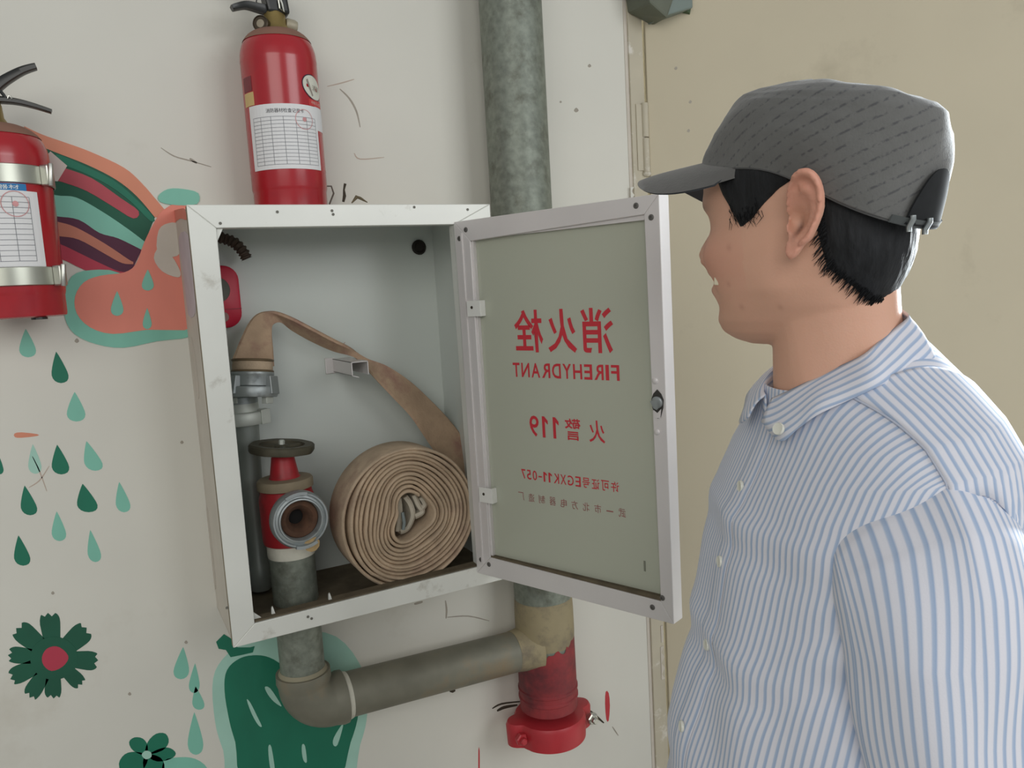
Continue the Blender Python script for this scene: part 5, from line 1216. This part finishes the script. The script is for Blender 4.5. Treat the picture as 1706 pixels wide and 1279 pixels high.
# collar: stand inside, folded leaf outside, button-down points
def collar_ring(kind, a, s):
    # a: 0 front gap .. 1 centre back
    t_ = a
    if kind == 'top':  x = float(np.interp(t_, [0,0.15,0.5,0.8,1], [0.061,0.055,0.002,-0.050,-0.0665])); y = float(np.interp(t_, [0,0.15,0.5,0.8,1], [0.008,0.030,0.0655,0.048,0.0])); z = float(np.interp(t_, [0,0.15,0.5,0.8,1], [1.424,1.433,1.466,1.496,1.506]))
    elif kind == 'out': x = float(np.interp(t_, [0,0.1,0.3,0.5,0.8,1], [0.074,0.071,0.050,0.006,-0.066,-0.0875])); y = float(np.interp(t_, [0,0.1,0.3,0.5,0.8,1], [0.014,0.048,0.076,0.092,0.066,0.0])); z = float(np.interp(t_, [0,0.1,0.3,0.5,0.8,1], [1.4045,1.3920,1.419,1.4415,1.458,1.461]))
    else: x = float(np.interp(t_, [0,0.15,0.5,0.8,1], [0.062,0.056,0.002,-0.054,-0.072])); y = float(np.interp(t_, [0,0.15,0.5,0.8,1], [0.004,0.032,0.068,0.052,0.0])); z = float(np.interp(t_, [0,0.15,0.5,0.8,1], [1.404,1.408,1.430,1.450,1.456]))
    return np.array([x, s*y, z])
for s in (1,-1):
    ts = np.linspace(0,1,41); T_ = {k: crom([collar_ring(k, t_, s) for t_ in np.linspace(0,1,11)], 4) for k in ('top','out','stand')}
    rs, us = [], []
    for i in range(41):
        a, b_, c_ = T_['stand'][i], T_['top'][i], T_['out'][i]; r, u = [], []
        prof_ = [a*(1-q)+b_*q for q in (0,0.5,0.9)] + [b_+np.array([0,0,0.0012])] + [b_*(1-q)+c_*q + (c_-b_)*0 + np.array([0.0,s*0.0015,0.0030])*sin(pi*q) for q in (0.08,0.25,0.5,0.75,1.0)]
        acc = 0
        for k, p in enumerate(prof_):
            if k: acc += np.linalg.norm(p-prof_[k-1])
            r.append(tw(*p)); u.append((acc, i*0.005))
        rs.append(r); us.append(u)
    uv_build('collar', rs, us, shirt, None, closed=False, thick=0.0016)
# placket strip and buttons
btn = mat('shirt_button', (226,226,214), 0.35, var=0.03)
def front_pt(z, y=0.0, off=0.0):
    a = math.asin(max(-1,min(1,y/interp(SH, z)[2])))*1.0
    best = min((abs(torso_local(q, z)[1]-y), q) for q in np.linspace(-0.5,0.5,101))[1]
    x, yy, zz = torso_local(best, z); o = fold(best, z, yy)
    return tw(x+o+off, y, zz)
rs, us = [], []
for z in np.linspace(0.86, 1.425, 90):
    rs.append([front_pt(z, y, 0.0020 if 0 < k < 6 else 0.0004) for k, y in enumerate(np.linspace(-0.016,0.016,7))]); us.append([(y+0.5, z) for y in np.linspace(-0.016,0.016,7)])
uv_build('placket', rs, us, shirt, None, closed=False)
def button(p, nrm):
    m_ = M(); m_.lathe([(0.0056,-0.001),(0.0058,0.0006),(0.0052,0.0018),(0.0042,0.0014),(0.0,0.0012)], p, nrm, 20)
    o = m_.build('button', btn, shirt, smooth=True)
    return o
fwd3 = (TF[0], TF[1], 0.10)
for z in (1.347,1.266,1.182,1.099,1.015,0.93): button(front_pt(z, 0.0, 0.0024), fwd3)
for s in (1,-1):
    if s < 0: continue
    p = collar_ring('out', 0.1, s); q = tw(p[0]-0.003, p[1]+s*0.001, p[2]+0.009); nn = TF*0.85+TL_*s*0.5; button(q + np.array([nn[0]*0.006, nn[1]*0.006, 0.003]), (nn[0], nn[1], 0.35))

# ---- trousers, belt and shoes (below the frame)
trm = mat('dark_trousers', (52,54,60), 0.9, var=0.1, scale=60)
tr = M()
for s in (1,-1):
    TR = [(0.90,0.010,0.072,0.078),(0.80,0.004,0.084,0.088),(0.65,0.002,0.092,0.084),(0.50,0.006,0.096,0.072),(0.34,-0.008,0.100,0.066),(0.20,-0.012,0.101,0.060),(0.055,-0.010,0.104,0.058)]
    TRc = crom([np.array(t_) for t_ in TR], 5)
    tr = M(); tr.tube([tw(t_[1], s*t_[2], t_[0]) for t_ in TRc], [t_[3]*(1+0.02*sin(i*1.9)) for i, t_ in enumerate(TRc)], 30)
    tr.build('trouser_leg', trm, person, smooth=True)
    sh = []
    for t_ in np.linspace(0,1,14):
        wv = 0.036+0.012*sin(pi*t_**0.8)-0.012*max(0,t_-0.8)/0.2; ht = float(np.interp(t_, [0,0.1,0.35,0.6,0.85,1], [0.050,0.075,0.080,0.055,0.042,0.026]))
        sh.append([tw(-0.075+0.265*t_, s*(0.104+0.012*t_+wv*cos(2*pi*j/24)), max(0.0, ht*(0.5+0.5*sin(2*pi*j/24))) if sin(2*pi*j/24) > -0.6 else 0.0) for j in range(24)])
    M().rings(sh).build('shoe', mat('black_shoe',(30,28,27),0.4,var=0.1), person, smooth=True)
M().rings([[tw(*torso_local(2*pi*j/48, 0.88, -0.014)[:2], z) for j in range(48)] for z in (0.78,0.84,0.93,0.985)]).build('trouser_top', trm, person, smooth=True)
